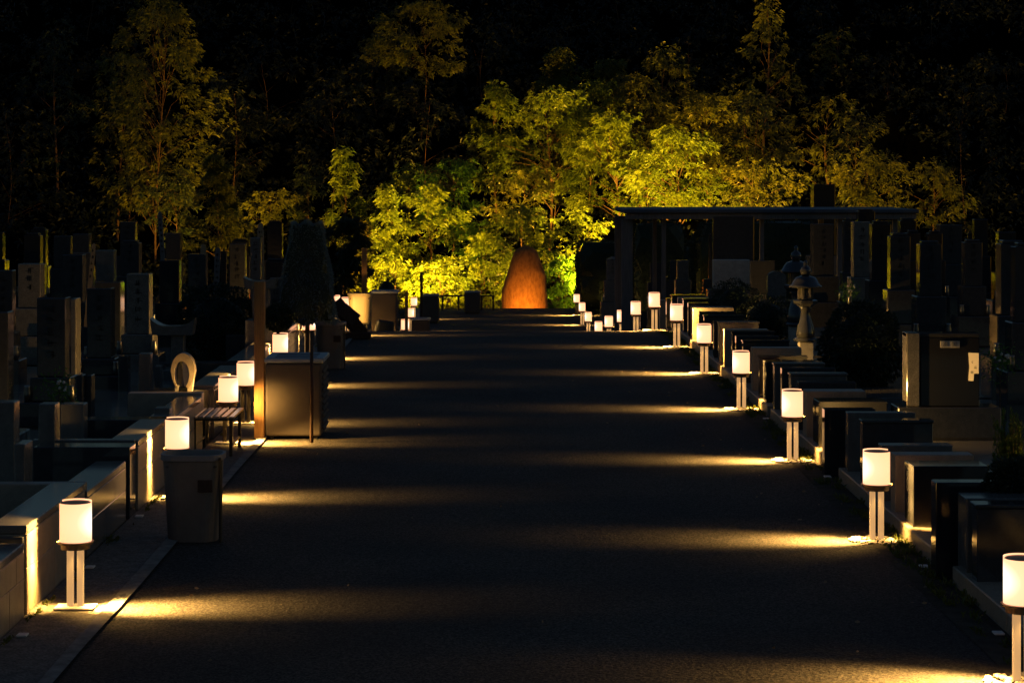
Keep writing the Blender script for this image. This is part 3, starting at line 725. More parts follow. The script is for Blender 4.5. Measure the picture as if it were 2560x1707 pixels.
stone_lantern(WX(2014, 33.4), 33.4, .17, 1.5, 'stone garden lantern with a broad domed roof, front one of the pair')
stone_lantern(WX(1990, 36.5), 36.5, .17, 1.62, 'stone garden lantern half hidden behind the left side of the front one')

# wooden memorial tablets
def tablet(x0, x1, y0, y1, wpx, Y, label, lean=0, rnd=False, m='wood_board'):
    s = Y/F; zt, zb = WZ(y0, Y), WZ(y1, Y); wd = wpx*s; cx = WX(x1, Y)
    t = empty('wooden_tablet', (cx, Y, zb)); h = zt-zb+.0; dx = WX(x0, Y)-cx
    hh = math.hypot(h, dx)
    pts = [(-wd*.42, -.6), (wd*.42, -.6), (wd/2, hh*.86), (wd*.34, hh*.87), (wd/2, hh*.9), (wd*.34, hh*.93), (wd*.42, hh*.95), (0, hh), (-wd*.42, hh*.95), (-wd*.34, hh*.93), (-wd/2, hh*.9), (-wd*.34, hh*.87), (-wd/2, hh*.86)]
    if rnd: pts = [(-wd/2, -.6), (wd/2, -.6)]+[(wd/2*math.cos(a), hh-wd/2+wd/2*math.sin(a)) for a in [math.pi*i/8 for i in range(9)]]
    b = fin('board', prism(bmesh.new(), pts, 0, .014), m, t)
    bm = bmesh.new(); k = 0; rr = random.Random(int(x0))
    z = hh*.82
    while z > hh*.12 and not rnd:
        for _ in range(4):
            a = rr.uniform(-wd*.2, wd*.2); c = rr.uniform(-.012, .012)
            if rr.random() < .5: box(bm, a-wd*.16, a+wd*.16, -.003, -.0005, z+c-.005, z+c+.005)
            else: box(bm, a-.006, a+.006, -.003, -.0005, z-.022, z+.022)
        z -= .095
    if len(bm.verts) > 8*15: fin('brush_marks', bm, 'engraving', b)
    else: bm.free()
    t.rotation_euler = (0, math.atan2(dx, h), 0)
    tag(t, label, 'wooden tablet', 'wooden memorial tablets')
tablet(235, 224, 607, 716, 11, 33, 'pale wooden memorial tablet with dark marks leaning right between gravestones')
tablet(399, 407, 527, 650, 12, 40, 'tall dim wooden memorial tablet before the left trees', m='timber_grey')
tablet(545, 540, 617, 730, 15, 38, 'wide dim wooden tablet slanting beside the narrow gravestone', m='timber_grey')
tablet(508, 508, 610, 660, 14, 42, 'round topped wooden tablet tip behind a wide gravestone', rnd=True)
tablet(651, 653, 556, 690, 17, 44.5, 'tall brown wooden tablet behind the curved cap stone', m='wood_board')

# ------------------------------------------------------------------ posts, boxes, bins, bench
def square_post(x0, x1, top, Y, label, m='wood_post', zb=None, name='wooden_post'):
    X0, X1 = WX(x0, Y), WX(x1, Y); wd = X1-X0; g = gz(Y) if zb is None else zb
    o = fin(name, box(bmesh.new(), -wd/2, wd/2, 0, wd, 0, WZ(top, Y)-g, bev=.008), m)
    o.location = ((X0+X1)/2, Y, g+.01)
    return tag(o, label, 'wooden post', 'wooden posts left of the path')
square_post(635, 661, 706, 24.9, 'tall square wooden post lit orange beside the storage box')
square_post(904, 917, 622, 42.6, 'orange lit wooden post rising behind the beige waste bin')
square_post(1012, 1020, 730, 58.5, 'short lit wooden post covering the half hidden far lamp')
square_post(1050, 1057, 682, 66, 'dark wooden post against the bright foliage', 'wood_dark')
t = fin('thin_pole', lathe(bmesh.new(), [(.019, 0), (.019, WZ(829, 24.6))], n=12), 'wood_dark', smooth=True)
t.location = (WX(779, 24.6), 24.6, .01); tag(t, 'thin dark pole standing in front of the storage box', 'pole')
def storage_box(x0, x1, top, Y, D, label, strap=True):
    X0, X1 = WX(x0, Y), WX(x1, Y); w2 = (X1-X0)/2; g = gz(Y); h = WZ(top, Y)-g
    t = empty('storage_box', ((X0+X1)/2, Y, g+.01))
    body = bxo('body', (-w2, w2, 0, D, .03, h-.06), 'box_steel', t, min(.03, w2*.2), seg=3)
    lid = bxo('lid', (-w2-.01, w2+.03, -.01, D+.01, h-.055, h), 'box_lid', t, .012)
    bm = bmesh.new()
    for k in range(3): box(bm, -w2+.1, w2-.06, .08+k*D*.28, .1+k*D*.28, h+.001, h+.012, bev=.003)
    fin('lid_rib', bm, 'box_lid', lid)
    bm = bmesh.new(); n = int((h-.2)/.07)
    for k in range(n):
        z = .1+k*.07
        prismv = [(0, z), (.025, z+.005), (0, z+.05)]
        box(bm, w2+.001, w2+.02, .05, D-.05, z, z+.035, bev=.004, rot=Matrix.Rotation(R(-28), 4, 'Y'))
    fin('vent_slats', bm, 'box_steel', t)
    bm = bmesh.new()
    for sx in (-1, 1):
        for yy in (.06, D-.06): box(bm, sx*(w2-.07)-.02, sx*(w2-.07)+.02, yy-.02, yy+.02, 0, .032)
    fin('feet', bm, 'black_metal', t)
    return tag(t, label, 'storage box', 'storage boxes left of the path')
storage_box(663, 804, 897, 24.9, .8, 'large brown steel storage box with a bluish lid beside the tall wooden post')
storage_box(928, 991, 729, 46, .6, 'dark storage box right of the beige waste bin')
storage_box(1057, 1096, 737, 74, .5, 'small far storage box right of the dark post')
storage_box(1028, 1073, 797, 62, .5, 'lowest far box peeping over the crest')
storage_box(1161, 1200, 729, 79, .5, 'dark far box in the middle of the black railing')
def waste_bin(cx, Y, wt, wb, h, m, label, z0=0, post=True, panel=True):
    t = empty('waste_bin', (cx, Y, gz(Y)+z0+.01))
    def rr(w, d, z, r=.13, n=6):
        r = min(r, w*.3)
        P = []
        for (sx, sy, a0) in ((1, 1, 0), (-1, 1, 90), (-1, -1, 180), (1, -1, 270)):
            for i in range(n+1):
                a = R(a0+90*i/n); P.append((sx*(w/2-r)+r*math.cos(a), sy*(d/2-r)+r*math.sin(a), z))
        return P
    def loft(loops, capb=True, capt=False):
        bm = bmesh.new(); RR = [[bm.verts.new(p) for p in l] for l in loops]; n = len(RR[0])
        for a, b in zip(RR, RR[1:]):
            for i in range(n): bm.faces.new((a[i], a[(i+1) % n], b[(i+1) % n], b[i]))
        if capb: bm.faces.new(RR[0][::-1])
        if capt: bm.faces.new(RR[-1])
        return bm
    dt, db = wt*.8, wb*.8
    fin('body', loft([rr(wb, db, 0), rr(wb+(wt-wb)*.3, db+(dt-db)*.3, h*.3), rr(wt*.97, dt*.97, h-.05), rr(wt*.93, dt*.93, h-.05), rr(wb*.95, db*.95, .03)], True, True), m, t)
    fin('rim', loft([rr(wt*.98, dt*.98, h-.052), rr(wt*1.04, dt*1.04, h-.045), rr(wt*1.04, dt*1.04, h), rr(wt*.95, dt*.95, h), rr(wt*.94, dt*.94, h-.05)], False), 'bin_rim' if m == 'bin_plastic' else m, t)
    bxo('inner_bag', (-wt*.42, wt*.42, -dt*.42, dt*.42, h-.12, h-.07), 'leg_unlit', t, .02)
    if panel: bxo('label_patch', (wt*.12, wt*.36, -dt*.5-.0, -dt*.5+.012, h*.58, h*.72), 'wood_dark', t, .002)
    if post:
        bm = bmesh.new()
        for s in (-1, 1): box(bm, wt*.46, wt*.5, s*.03-.012-dt*.35, s*.03+.012-dt*.35, 0, h-.02, bev=.004)
        fin('side_bracket', bm, 'black_metal', t)
    return tag(t, label, 'waste bin', 'waste bins left of the path')
waste_bin(WX(484, 18.1), 18.1, .49, .40, .70, 'bin_plastic', 'large dark grey waste bin in front of the second left lamp')
waste_bin(WX(827, 34), 34, .45, .38, .70, 'bin_plastic', 'dark waste bin under the right side of the conical evergreen')
waste_bin(WX(900, 42), 42, .45, .36, .55, 'bin_beige', 'beige waste bin lit yellow, raised in front of the orange post', z0=.2, post=False, panel=False)
t = empty('bin_stand', (WX(900, 42), 42, gz(42)+.005))
for sx in (-1, 1):
    bxo('leg', (sx*.13-.015, sx*.13+.015, -.1, .1, 0, .18), 'black_metal', t, .004)
bxo('top_plate', (-.18, .18, -.13, .13, .18, .198), 'black_metal', t, .004)
tag(t, 'short black stand carrying the beige waste bin', 'stand')
def bench():
    t = empty('slatted_bench', (-2.97, 23.8, .012))
    for i in range(6):
        x = -.2+i*.08
        bxo('slat', (x-.03, x+.03, -.48, .42, .395, .42), 'slat', t, .005)
    for sx in (-.19, .19):
        for yy in (-.42, .36):
            bxo('leg', (sx-.016, sx+.016, yy-.016, yy+.016, 0, .372), 'black_metal', t, .004)
    for yy in (-.42, .36): bxo('frame_bar', (-.22, .22, yy-.018, yy+.018, .373, .394), 'black_metal', t, .003)
    for sx in (-.19, .19): bxo('stretcher', (sx-.012, sx+.012, -.40, .34, .1, .125), 'black_metal', t, .003)
    tag(t, 'low bench with pale wooden slats and black legs in front of a lamp', 'bench')
bench()
# leaning board with a small carton on top
t = empty('leaning_board', (WX(885, 40), 40, gz(40)+.01))
b = bxo('board', (-.13, .13, -.05, .05, 0, .78), 'wood_dark', t, .01, rot=None)
b.rotation_euler = (0, R(-40), 0); b.location = (.16, 0, .06)
bxo('foot_block', (-.28, .3, -.12, .12, 0, .12), 'wood_dark', t, .01)
tag(t, 'dark brown board leaning left over the kerb in front of the beige waste bin', 'board')
o = fin('carton', box(bmesh.new(), -.17, .17, -.12, .12, -.11, .11, bev=.006, rot=Matrix.Rotation(R(40), 4, 'Y')), 'wood_dark')
o.location = (WX(872, 39.6), 39.7, WZ(787, 39.6)); tag(o, 'small tilted brown carton resting on the leaning board', 'carton')
o = fin('equipment_bag', box(bmesh.new(), -.19, .19, -.12, .12, 0, .26, bev=.04, seg=2, taper=.12), 'black_metal')
o.location = (WX(960, 45.3), 45.3, gz(45.3)+.01); o.rotation_euler = (0, R(8), R(14)); tag(o, 'black bag leaning at the foot of the far storage box', 'bag')
# railing at the end of the path
t = empty('black_railing', (WX(1165, 81), 81, -2.0))
bm = bmesh.new(); tube(bm, [(WX(1096, 81)-WX(1165, 81), 0, .53), (WX(1236, 81)-WX(1165, 81), 0, .53)], .028, 8); fin('top_rail', bm, 'black_metal', t)
for px in (1106, 1146, 1204, 1233):
    bxo('post', (WX(px, 81)-WX(1165, 81)-.035, WX(px, 81)-WX(1165, 81)+.035, -.03, .03, 0, .52), 'black_metal', t, .006)
tag(t, 'low black railing at the end of the path left of the rock', 'railing')
# pavilion
def pavilion():
    Y = 52; x0, x1 = WX(1556, Y), WX(2292, Y); zt, zb = WZ(523, Y), WZ(546, Y); g = -.95
    t = empty('pavilion', ((x0+x1)/2, Y, g)); c = (x0+x1)/2
    rf = bxo('roof', (x0-c, x1-c, -.3, 3.4, zb-g+.12, zt-g), 'roof', t, .02)
    bxo('fascia', (x0-c+.05, x1-c-.05, -.22, -.12, zb-g-.02, zb-g+.118), 'timber_grey', rf, .01)
    bm = bmesh.new()
    for k in range(12): box(bm, x0-c+.3+k*.55, x0-c+.36+k*.55, -.1, 3.2, zb-g+.0, zb-g+.118)
    fin('rafters', bm, 'timber_grey', rf)
    for px, wd in ((1568, .26), (1660, .1), (1905, .1), (2100, .12), (2238, .12)):
        X = WX(px, Y)-c
        bxo('post', (X-wd/2, X+wd/2, 0, .14, 0, zb-g-.022), 'timber_grey', t, .008)
        bxo('post', (X-wd/2, X+wd/2, 3.0, 3.14, 0, zb-g-.001), 'timber_grey', t, .008)
    tag(t, 'open pavilion with a flat blue-grey roof right of the rock', 'pavilion')
pavilion()

# ------------------------------------------------------------------ standing rock and flood lights
def rock():
    Y = 85.0; cx = WX(1311, Y); g = gz(Y)
    prof = [(777, 1252, 1369), (757, 1253, 1369), (740, 1254, 1368), (720, 1257, 1367), (700, 1263, 1366), (680, 1269, 1362), (660, 1275, 1354), (645, 1280, 1349), (632, 1285, 1344), (624, 1291, 1339), (619, 1299, 1332), (616, 1306, 1325), (614, 1313, 1319)]
    prof = [(860, 1250, 1371)]+prof
    bm = bmesh.new(); n = 28; rings = []
    nz = 46
    ys = [p[0] for p in prof][::-1]; ls = [p[1] for p in prof][::-1]; rs = [p[2] for p in prof][::-1]
    for j in range(nz+1):
        u = j/nz; py = 858-(858-614.2)*(1-(1-u)**1.35)
        l = np.interp(py, ys, ls); r = np.interp(py, ys, rs)
        xl, xr = WX(l, Y)-cx, WX(r, Y)-cx; c = (xl+xr)/2; hw = (xr-xl)/2; z = WZ(py, Y)-g
        ring = []
        for i in range(n):
            a = 2*math.pi*i/n
            k = 1+.035*math.sin(3*a+z*2)+.03*math.sin(5*a-z*3.1)
            k = 1+(k-1)*abs(math.sin(a)); jx = 1+.012*math.sin(z*9+a*2)+.010*math.sin(z*17+a*3)+.014*math.sin(z*4.3-a)
            ring.append(bm.verts.new((c+hw*math.cos(a)*jx, hw*.62*math.sin(a)*k+.12*z*.2, z)))
        rings.append(ring)
    for a, b in zip(rings, rings[1:]):
        for i in range(n): bm.faces.new((a[i], a[(i+1) % n], b[(i+1) % n], b[i]))
    bm.faces.new(rings[0][::-1]); bm.faces.new(rings[-1])
    o = fin('standing_rock', bm, 'rock', smooth=True); o.location = (cx, Y, g)
    tag(o, 'tall reddish standing rock lit orange from below at the end of the path', 'rock')
rock()
def flood(px, Y, tgt, power, size, label, color=(1.0, .49, .04), dz=.16, rad=.06, blend=.8):
    x = WX(px, Y); g = gz(Y)
    t = empty('flood_light', (x, Y, g))
    d = Vector(tgt)-Vector((x, Y, g+dz)); rot = math.atan2(-d.x, d.y)
    hd = bxo('lamp_head', (-.16, .16, -.06, .04, dz-.06, dz+.06), 'black_metal', t, .01); 
    bxo('glass', (-.14, .14, .041, .046, dz-.045, dz+.045), 'floodglass', hd, 0)
    bxo('bracket', (-.03, .03, -.03, .03, 0, dz-.061), 'black_metal', t, 0)
    t.rotation_euler = (0, 0, rot)
    s = spot('beam', None, (x, Y, g+dz), tgt, power, size, blend, rad, color)
    s.parent = t; s.matrix_parent_inverse = Matrix()
    s.location = (0, .06, dz); dd = d.copy(); dd.rotate(Matrix.Rotation(-rot, 3, 'Z')); s.rotation_euler = dd.to_track_quat('-Z', 'Y').to_euler()
    tag(t, label, 'flood light', 'ground flood lights beyond the crest')
OR = (1.0, .50, .045)
flood(1311, 82.8, (WX(1311, 85), 85, -1.8), 430, 84, 'flood light at the foot of the rock', OR)
flood(1427, 82.9, (WX(1475, 88), 88, -.3), 2300, 58, 'white glowing flood light right of the rock')
flood(1020, 82.9, (WX(1000, 91), 91, 1.7), 25000, 58, 'added unseen flood light behind the far left storage box')  # unseen floods from here down, added to light the trees
flood(1130, 82.9, (WX(1085, 91), 91, 1.7), 25000, 52, 'added unseen flood light behind the black railing')
flood(1060, 83.0, (WX(1060, 88), 88, -1), 1100, 110, 'added unseen flood light between the two behind the railing')
flood(1325, 86.4, (WX(1300, 89), 89, .4), 4200, 130, 'added flood light hidden behind the rock')
flood(1500, 83.5, (WX(1430, 105), 105, 9.3), 98000, 54, 'added unseen flood light behind the left end of the clipped hedge')
flood(1640, 82.4, (WX(1650, 106), 106, 10.0), 30000, 46, 'added unseen flood light behind the clipped hedge')
flood(1780, 84.0, (WX(1880, 107), 107, 8), 60000, 50, 'added unseen flood light behind the middle of the pavilion')
flood(2180, 86.0, (WX(2230, 99), 99, 2), 12000, 70, 'added unseen flood light behind the right end of the pavilion')
flood(1290, 97.0, (WX(1270, 103), 103, 4), 14000, 110, 'added unseen flood light on the slope under the pointed yellow tree')
flood(580, 90.0, (WX(400, 101), 101, 6.5), 9000, 70, 'added unseen flood light aimed at the tall olive tree')
flood(700, 82.0, (WX(550, 86), 86, 0.5), 2200, 80, 'added unseen flood light before the rounded olive tree')
flood(890, 85.0, (WX(865, 93), 93, 1.5), 9000, 80, 'added unseen flood light under the conical yellow tree')
flood(1070, 104, (WX(1030, 113), 113, 10), 13000, 46, 'added unseen flood light on the slope under the layered pine')

# ------------------------------------------------------------------ vegetation
def tree(name, px, ytop, ybot, wpx, Y, m, label, shape='round', nclump=40, per=90, leaf=.19, group=None, trunk_r=.12, lean=0, gap=.0, flat=.55, cat='tree', base=None):
    s = Y/F; X = WX(px, Y); zt, zb = WZ(ytop, Y), WZ(ybot, Y); g = gz(Y)-.1 if base is None else base
    Ht = zt-zb; W = wpx*s/2
    t = empty(name, (X, Y, g)); off = g
    trunk_r *= .6
    if group == gM: W *= 1.22; nclump = int(nclump*1.35)
    rr = np.random.default_rng(int(px*13+ytop*7+Y))
    pr = random.Random(int(px*3+ytop+Y))
    # trunk with bends
    bm = bmesh.new(); tp = []; n = 8
    for i in range(n+1):
        u = i/n; tp.append(Vector((lean*u+math.sin(u*4+px)*W*.07, math.cos(u*3+px)*W*.06, (zt-.08*Ht-g)*u)))
    tube(bm, tp, [trunk_r*(1-.85*i/n) for i in range(n+1)], 7)
    C = []
    for k in range(nclump):
        u = (k+.5)/nclump
        u = u if shape != 'round' else u**.9
        if shape == 'round': rad = math.sqrt(max(.03, 1-(2*u-1)**2))
        elif shape == 'cone': rad = (1-u)**.8*1.0+.08
        elif shape == 'wide': rad = math.sqrt(max(.05, 1-(u*1.0)**2))
        else: rad = .9
        a = pr.uniform(0, 6.283) if k % 3 else pr.uniform(math.pi*1.05, math.pi*1.95)
        q = pr.uniform(.45, 1.0)*(1+.22*math.sin(2*a+px)+.16*math.sin(u*9+px+a))
        c = Vector((rad*W*q*math.cos(a), rad*W*q*math.sin(a)*.9, zb-g+u*Ht+pr.uniform(-.03, .03)*Ht))
        C.append((c, u))
    # limbs
    for k, (c, u) in enumerate(C):
        if k % 2 == 0 or nclump < 14:
            zr = max(.1*Ht, min((c.z-(zb-g))*.75+(zb-g)*.95, c.z-.12*Ht)) if c.z > .2 else c.z
            zr = max(zr-.1*W, .15)
            uu = min(.97, zr/max(.1, (zt-.08*Ht-g))); st = tp[int(uu*n)].lerp(tp[min(n, int(uu*n)+1)], uu*n-int(uu*n))
            mid = st.lerp(c, .55)+Vector((pr.uniform(-.1, .1)*W, pr.uniform(-.1, .1)*W, .06*W))
            r0 = trunk_r*.42*(1-.6*u)
            tube(bm, [st, mid, c], [r0, r0*.6, r0*.25], 5)
    fin('trunk', bm, 'bark', t)
    P = []; D = []; LN = []
    base_r = (W*.36+Ht*.045)*(1.2/ math.sqrt(nclump/12)); leaf = leaf*.8
    for c, u in C:
        r = base_r*pr.uniform(.6, 1.15)*(.75+.35*(1-u)) if shape == 'cone' else base_r*pr.uniform(.6, 1.2)
        npc = int(per*1.6*pr.uniform(.6, 1.3))
        # sub-sprays: each a small drooping fan
        ns = max(4, npc//9)
        sp = rr.normal(size=(ns, 3)); sp /= np.linalg.norm(sp, axis=1, keepdims=True); sp *= (rr.uniform(.35, 1, ns)**.6)[:, None]*r
        sp[:, 2] *= flat
        for q in sp:
            m_ = 9
            dirn = np.array([q[0], q[1], q[2]*.6+.05*r])+np.array([c.x, c.y, 0])*.25
            dirn /= np.linalg.norm(dirn)+1e-6
            fan = dirn[None, :]+rr.normal(0, .55, (m_, 3)); fan[:, 2] *= .6
            fan /= np.linalg.norm(fan, axis=1, keepdims=True)
            P.append(np.array(c)[None, :]+q[None, :]+rr.normal(0, leaf*.35, (m_, 3))); D.append(fan); LN.append(rr.uniform(.7, 1.3, m_)*leaf)
    P = np.concatenate(P); D = np.concatenate(D); LN = np.concatenate(LN)
    leaves_mesh(P, D, LN, LN*.34, 'crown', m, t, droop=.45)
    return tag(t, label, cat, group)
LB, LG, LO, LD = 'leaf_bright', 'leaf_green', 'leaf_olive', 'leaf_dark'
gN = 'bright floodlit trees behind the rock'; gM = 'tall trees on the slope behind the rock'; gL = 'trees on the left'; gR = 'trees on the right'; gB = 'dim trees on the dark hillside'
# near, bright
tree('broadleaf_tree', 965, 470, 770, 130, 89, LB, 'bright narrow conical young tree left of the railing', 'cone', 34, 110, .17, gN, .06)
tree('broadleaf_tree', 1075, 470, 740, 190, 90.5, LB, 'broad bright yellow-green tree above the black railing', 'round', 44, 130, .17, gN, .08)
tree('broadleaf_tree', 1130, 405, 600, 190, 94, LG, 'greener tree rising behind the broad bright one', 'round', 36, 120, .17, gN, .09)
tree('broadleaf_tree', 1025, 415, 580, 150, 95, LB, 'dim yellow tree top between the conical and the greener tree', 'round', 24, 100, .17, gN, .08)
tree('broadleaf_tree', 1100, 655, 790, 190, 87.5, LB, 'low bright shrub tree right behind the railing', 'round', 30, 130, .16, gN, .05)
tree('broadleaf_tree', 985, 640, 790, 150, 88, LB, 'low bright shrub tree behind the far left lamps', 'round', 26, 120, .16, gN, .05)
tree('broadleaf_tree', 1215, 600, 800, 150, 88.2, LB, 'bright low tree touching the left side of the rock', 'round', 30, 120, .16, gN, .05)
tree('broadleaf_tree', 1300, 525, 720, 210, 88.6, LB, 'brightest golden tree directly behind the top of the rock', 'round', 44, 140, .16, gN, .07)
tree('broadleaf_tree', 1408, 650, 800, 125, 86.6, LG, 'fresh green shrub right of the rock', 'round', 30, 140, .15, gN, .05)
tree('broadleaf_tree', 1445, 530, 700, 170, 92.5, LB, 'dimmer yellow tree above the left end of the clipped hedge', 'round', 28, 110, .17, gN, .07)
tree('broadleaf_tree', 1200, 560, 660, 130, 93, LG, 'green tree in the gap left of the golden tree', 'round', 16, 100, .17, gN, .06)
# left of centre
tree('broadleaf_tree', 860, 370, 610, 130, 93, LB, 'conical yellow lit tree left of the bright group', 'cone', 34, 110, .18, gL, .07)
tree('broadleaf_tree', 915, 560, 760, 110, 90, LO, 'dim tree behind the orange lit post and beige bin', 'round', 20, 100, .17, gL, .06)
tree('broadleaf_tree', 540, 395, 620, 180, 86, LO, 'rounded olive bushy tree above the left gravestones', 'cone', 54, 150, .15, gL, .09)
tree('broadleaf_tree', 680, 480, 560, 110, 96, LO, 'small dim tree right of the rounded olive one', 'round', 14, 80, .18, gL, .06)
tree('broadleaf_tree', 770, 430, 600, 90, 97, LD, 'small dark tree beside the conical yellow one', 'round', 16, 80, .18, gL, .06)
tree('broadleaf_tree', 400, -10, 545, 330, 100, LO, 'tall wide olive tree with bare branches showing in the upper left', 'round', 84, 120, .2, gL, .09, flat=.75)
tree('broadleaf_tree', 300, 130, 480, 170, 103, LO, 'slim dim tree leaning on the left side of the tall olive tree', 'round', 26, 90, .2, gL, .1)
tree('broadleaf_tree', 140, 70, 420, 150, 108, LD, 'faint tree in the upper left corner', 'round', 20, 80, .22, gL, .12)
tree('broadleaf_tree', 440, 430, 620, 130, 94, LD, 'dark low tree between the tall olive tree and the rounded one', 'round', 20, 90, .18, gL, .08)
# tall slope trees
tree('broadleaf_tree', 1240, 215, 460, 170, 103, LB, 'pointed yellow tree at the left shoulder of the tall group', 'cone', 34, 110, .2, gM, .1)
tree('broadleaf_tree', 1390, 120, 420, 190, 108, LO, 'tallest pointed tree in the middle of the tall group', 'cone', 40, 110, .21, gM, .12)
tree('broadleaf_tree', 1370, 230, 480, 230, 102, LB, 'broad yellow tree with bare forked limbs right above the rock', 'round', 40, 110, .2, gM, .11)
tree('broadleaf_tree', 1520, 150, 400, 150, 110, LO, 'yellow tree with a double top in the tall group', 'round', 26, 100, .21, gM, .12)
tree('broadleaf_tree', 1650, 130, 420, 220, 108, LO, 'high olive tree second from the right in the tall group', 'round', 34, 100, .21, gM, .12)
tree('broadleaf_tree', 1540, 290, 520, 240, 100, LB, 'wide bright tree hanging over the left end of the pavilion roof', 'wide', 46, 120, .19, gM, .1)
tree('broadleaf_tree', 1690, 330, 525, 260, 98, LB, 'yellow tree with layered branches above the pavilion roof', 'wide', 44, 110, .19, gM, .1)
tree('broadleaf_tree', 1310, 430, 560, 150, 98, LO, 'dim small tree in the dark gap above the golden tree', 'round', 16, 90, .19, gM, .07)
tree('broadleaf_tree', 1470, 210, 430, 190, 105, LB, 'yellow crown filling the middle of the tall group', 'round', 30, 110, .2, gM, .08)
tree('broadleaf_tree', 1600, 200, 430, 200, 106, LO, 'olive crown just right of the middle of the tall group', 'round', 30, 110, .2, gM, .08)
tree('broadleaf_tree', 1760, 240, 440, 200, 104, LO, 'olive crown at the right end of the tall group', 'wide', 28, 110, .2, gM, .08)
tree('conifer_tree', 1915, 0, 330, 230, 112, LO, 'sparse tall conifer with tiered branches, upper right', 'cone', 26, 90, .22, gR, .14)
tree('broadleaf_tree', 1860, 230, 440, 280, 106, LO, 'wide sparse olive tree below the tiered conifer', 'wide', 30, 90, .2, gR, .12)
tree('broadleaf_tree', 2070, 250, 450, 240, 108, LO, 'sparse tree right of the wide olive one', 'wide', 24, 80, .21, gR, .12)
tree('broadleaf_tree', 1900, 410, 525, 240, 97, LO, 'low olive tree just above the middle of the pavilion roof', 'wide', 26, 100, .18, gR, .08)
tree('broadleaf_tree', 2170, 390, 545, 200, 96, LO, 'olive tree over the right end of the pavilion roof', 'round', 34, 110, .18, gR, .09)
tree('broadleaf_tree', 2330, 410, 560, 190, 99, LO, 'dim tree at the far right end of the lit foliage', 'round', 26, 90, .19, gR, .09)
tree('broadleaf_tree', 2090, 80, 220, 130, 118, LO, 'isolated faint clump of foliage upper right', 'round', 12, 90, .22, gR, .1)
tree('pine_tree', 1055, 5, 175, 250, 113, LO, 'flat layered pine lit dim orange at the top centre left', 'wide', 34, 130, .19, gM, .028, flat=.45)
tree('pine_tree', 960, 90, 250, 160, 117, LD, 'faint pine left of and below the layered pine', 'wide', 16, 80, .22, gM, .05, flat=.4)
# dim forest that reads as separate crowns
kk = 0
desc = ['far left corner', 'left of the tall olive tree', 'right of the tall olive tree', 'above the conical yellow tree', 'behind the tall group', 'above the tiered conifer', 'right of the sparse tree', 'at the right edge']
for i in range(30):
    px = 40+i*88+random.uniform(-25, 25); row = i % 3
    Y = [104, 116, 128][row]; top = [250, 90, -60][row]+random.uniform(-50, 60); 
    pos = int(px/2560*20)+1
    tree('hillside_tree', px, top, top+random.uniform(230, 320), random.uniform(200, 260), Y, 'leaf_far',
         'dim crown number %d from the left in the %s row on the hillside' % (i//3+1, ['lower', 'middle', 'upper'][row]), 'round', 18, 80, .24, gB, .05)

# undergrowth covering the hill
def undergrowth(n):
    c = np.stack([rng.uniform(-32, 32, n//60), rng.uniform(96, 132, n//60)], 1)
    idx = rng.integers(0, len(c), n); r_ = rng.uniform(.5, 1.1, len(c))[idx]
    u = rng.normal(size=(n, 3)); u /= np.linalg.norm(u, axis=1, keepdims=True); u[:, 2] = np.abs(u[:, 2])
    x = c[idx, 0]+u[:, 0]*r_; y = c[idx, 1]+u[:, 1]*r_
    z = -2.6+np.maximum(0, c[idx, 1]-97)*.42+np.maximum(0, (c[idx, 1]-111.5)/3)*.9+u[:, 2]*r_*1.0
    o = leaves_mesh(np.stack([x, y, z], 1), u+rng.normal(0, .7, (n, 3)), .26, .1, 'undergrowth', 'leaf_far', droop=.3)
    tag(o, 'dark undergrowth covering the slope between the trees', 'undergrowth', kind='stuff')
undergrowth(50000)
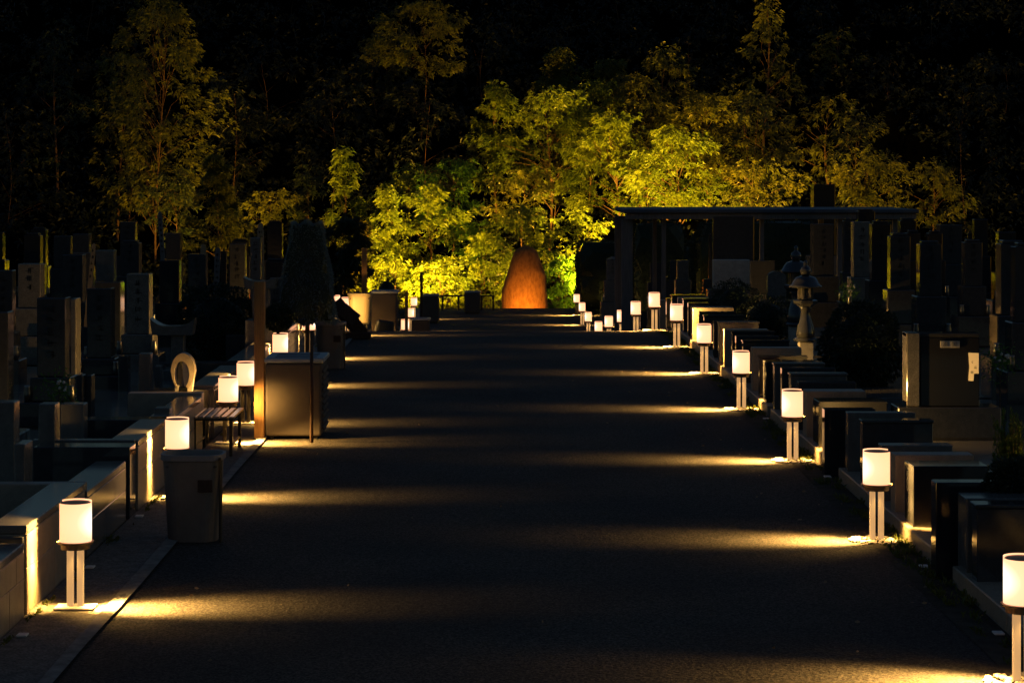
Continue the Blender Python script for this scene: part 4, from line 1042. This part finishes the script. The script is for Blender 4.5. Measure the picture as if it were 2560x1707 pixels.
# clipped conical evergreen, hedges, bushes
def bush(name, px, py, wpx, hpx, Y, m, label, n=5000, leaf=.035, box_=False, ground=None, cat='bush', group=None, depth=None, jitter=.06, taperf=0):
    s = Y/F; X = WX(px, Y); zc = WZ(py, Y); a = wpx*s/2; c = hpx*s/2; b = depth/2 if depth else a
    g = gz(Y) if ground is None else ground
    if cat not in ('evergreen', 'topiary'):
        top_ = zc+c; c = (top_-g-.1)/2; zc = g+.1+c
    t = empty(name, (X, Y+b, g))
    u = rng.normal(size=(n, 3)); u /= np.linalg.norm(u, axis=1, keepdims=True)
    if box_:
        k = np.max(np.abs(u), axis=1, keepdims=True); v = u/k; v = .1*u+.9*v
    else: v = u
    rad = 1-np.abs(rng.normal(0, jitter, (n, 1)))
    lump = 1 + (.05*np.sin(v[:, :1]*7+px)*np.cos(v[:, 2:3]*6) if (box_ or taperf) else .13*np.sin(v[:, :1]*4.5+px)*np.cos(v[:, 2:3]*5+v[:, 1:2]*4)+.07*np.sin(v[:, 1:2]*9+v[:, :1]*8+py))
    P = v*rad*lump*np.array([a, b, c])
    if taperf:
        k = 1-taperf*((P[:, 2]/c+1)/2); P[:, 0] *= k; P[:, 1] *= k
    P[:, 2] += zc-g
    D = u+rng.normal(0, .6, (n, 3))
    leaves_mesh(P, D, rng.uniform(.7, 1.4, n)*leaf, rng.uniform(.35, .5, n)*leaf, 'foliage', m, t, droop=.2)
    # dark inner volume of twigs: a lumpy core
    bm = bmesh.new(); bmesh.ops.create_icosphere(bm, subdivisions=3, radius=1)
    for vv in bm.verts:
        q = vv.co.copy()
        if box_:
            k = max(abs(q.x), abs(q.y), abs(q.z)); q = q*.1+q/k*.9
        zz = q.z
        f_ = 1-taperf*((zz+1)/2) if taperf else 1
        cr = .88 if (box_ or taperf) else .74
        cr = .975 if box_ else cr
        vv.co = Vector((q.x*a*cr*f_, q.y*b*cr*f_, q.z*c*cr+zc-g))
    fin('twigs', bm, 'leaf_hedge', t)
    bm = bmesh.new(); tube(bm, [(0, 0, 0), (0, 0, max(.05, zc-g))], .035 if wpx > 70 else .011, 7); fin('stem', bm, 'bark', t)
    return tag(t, label, cat, group)
LH = 'leaf_hedge'
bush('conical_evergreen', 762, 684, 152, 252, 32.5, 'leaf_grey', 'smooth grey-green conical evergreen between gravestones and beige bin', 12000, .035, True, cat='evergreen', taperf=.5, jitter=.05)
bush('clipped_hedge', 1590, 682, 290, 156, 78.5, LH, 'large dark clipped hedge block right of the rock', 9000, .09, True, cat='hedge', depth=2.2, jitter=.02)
bush('clipped_hedge', 2010, 640, 540, 180, 64, LH, 'long tall dark hedge behind the pavilion posts', 14000, .08, True, cat='hedge', depth=1.6, jitter=.03)
bush('clipped_hedge', 1650, 640, 130, 170, 74, LH, 'dark hedge behind the left bay of the pavilion', 5000, .08, True, cat='hedge', depth=1.4, jitter=.03)
bush('round_bush', 530, 815, 205, 185, 32.5, LH, 'wide dark bush between the curved cap stones', 9000, .05, cat='bush', group='dark bushes', depth=1.2)
bush('round_bush', 694, 795, 66, 62, 31, LH, 'small dark clipped ball right of the tall wooden post', 2500, .04, cat='topiary', group='dark bushes')
bush('round_bush', 455, 765, 110, 90, 37, LH, 'dark bush under the black gravestone with the tan edge', 4000, .05, group='dark bushes')
bush('round_bush', 1842, 748, 125, 84, 38.5, LH, 'rounded dark bush in front of the tan block', 5000, .04, group='dark bushes')
bush('round_bush', 1925, 790, 145, 88, 36.8, LH, 'rounded dark bush left of the stone lanterns', 5000, .04, group='dark bushes')
bush('round_bush', 2168, 838, 190, 150, 29, LH, 'big loose dark bush right of the stone lanterns', 9000, .05, group='dark bushes', depth=1.0)
bush('round_bush', 2555, 1270, 175, 215, 16.1, LH, 'near dark bush at the right picture edge above the nearest lamp', 9000, .035, group='dark bushes', depth=.5)
tree('dark_tree', 862, 545, 790, 105, 58, LH, 'ragged dark tree behind the orange lit post', 'round', 34, 120, .15, gL, .06)
bush('round_bush', 965, 705, 80, 50, 64, LH, 'low dark bush behind the far storage box', 2500, .06, group='dark bushes')
# upright leafy plant on the right
t = empty('upright_shrub', (WX(2530, 19), 19, .2))
P = []; D = []
bm = bmesh.new()
for k in range(60):
    a = random.uniform(0, 6.28); r = random.uniform(0, .17); hgt = random.uniform(.35, .78)*(1-.5*r)
    x0, y0 = r*math.cos(a), r*math.sin(a)*.7; lx, ly = x0*1.3, y0*1.3
    tube(bm, [(x0*.4, y0*.4, 0), (x0, y0, hgt*.5), (lx, ly, hgt)], [.004, .003, .0015], 4)
    m_ = 70; u = rng.uniform(.25, 1, m_)
    px_ = x0+(lx-x0)*u; P.append(np.stack([px_+rng.normal(0, .006, m_), y0+(ly-y0)*u+rng.normal(0, .006, m_), hgt*u], 1))
    dd = rng.normal(0, .35, (m_, 3)); dd[:, 2] = 1; D.append(dd)
fin('stems', bm, 'bark', t)
P = np.concatenate(P); D = np.concatenate(D)
leaves_mesh(P, D, rng.uniform(.03, .05, len(P)), .009, 'foliage', 'leaf_bright', t, droop=.05)
tag(t, 'upright yellow-green shrub with thin vertical sprigs at the right picture edge', 'shrub')
# small flowers in plots
def flowers(px, py, Y, label):
    X, z = WX(px, Y), WZ(py, Y); g = gz(Y)+.2
    t = empty('flower_bunch', (X, Y, g)); n = 260
    u = rng.normal(size=(n, 3))*np.array([.09, .07, .09]); P = u+np.array([0, 0, z-g]); dd = rng.normal(size=(n, 3)); dd[:, 2] += .7
    leaves_mesh(P, dd, rng.uniform(.03, .06, n), .014, 'foliage', 'leaf_green', t, droop=.3)
    bm = bmesh.new(); tube(bm, [(0, 0, 0), (0, 0, z-g)], .006, 5)
    fin('stems', bm, 'bark', t)
    bm = bmesh.new()
    for _ in range(7):
        bmesh.ops.create_icosphere(bm, subdivisions=1, radius=.018, matrix=Matrix.Translation((random.uniform(-.08, .08), random.uniform(-.06, 0), z-g+random.uniform(0, .1))))
    fin('blossoms', bm, 'flower_pale', t)
    tag(t, label, 'flowers', 'flower bunches on the graves')
flowers(148, 975, 22.5, 'small bunch of flowers below the amber edged gravestone on the left')
flowers(2125, 730, 34, 'pale flowers right of the stone lanterns')
flowers(2500, 905, 23.6, 'flowers right of the big black monument')
if 0: flowers(674, 850, 30.3, 'leafy bunch in front of the lamp above the storage box lid')

for o in bpy.data.objects:
    if 'label' in o and len(o['label'].split()) > 16: print('LONGLABEL', o['label'])
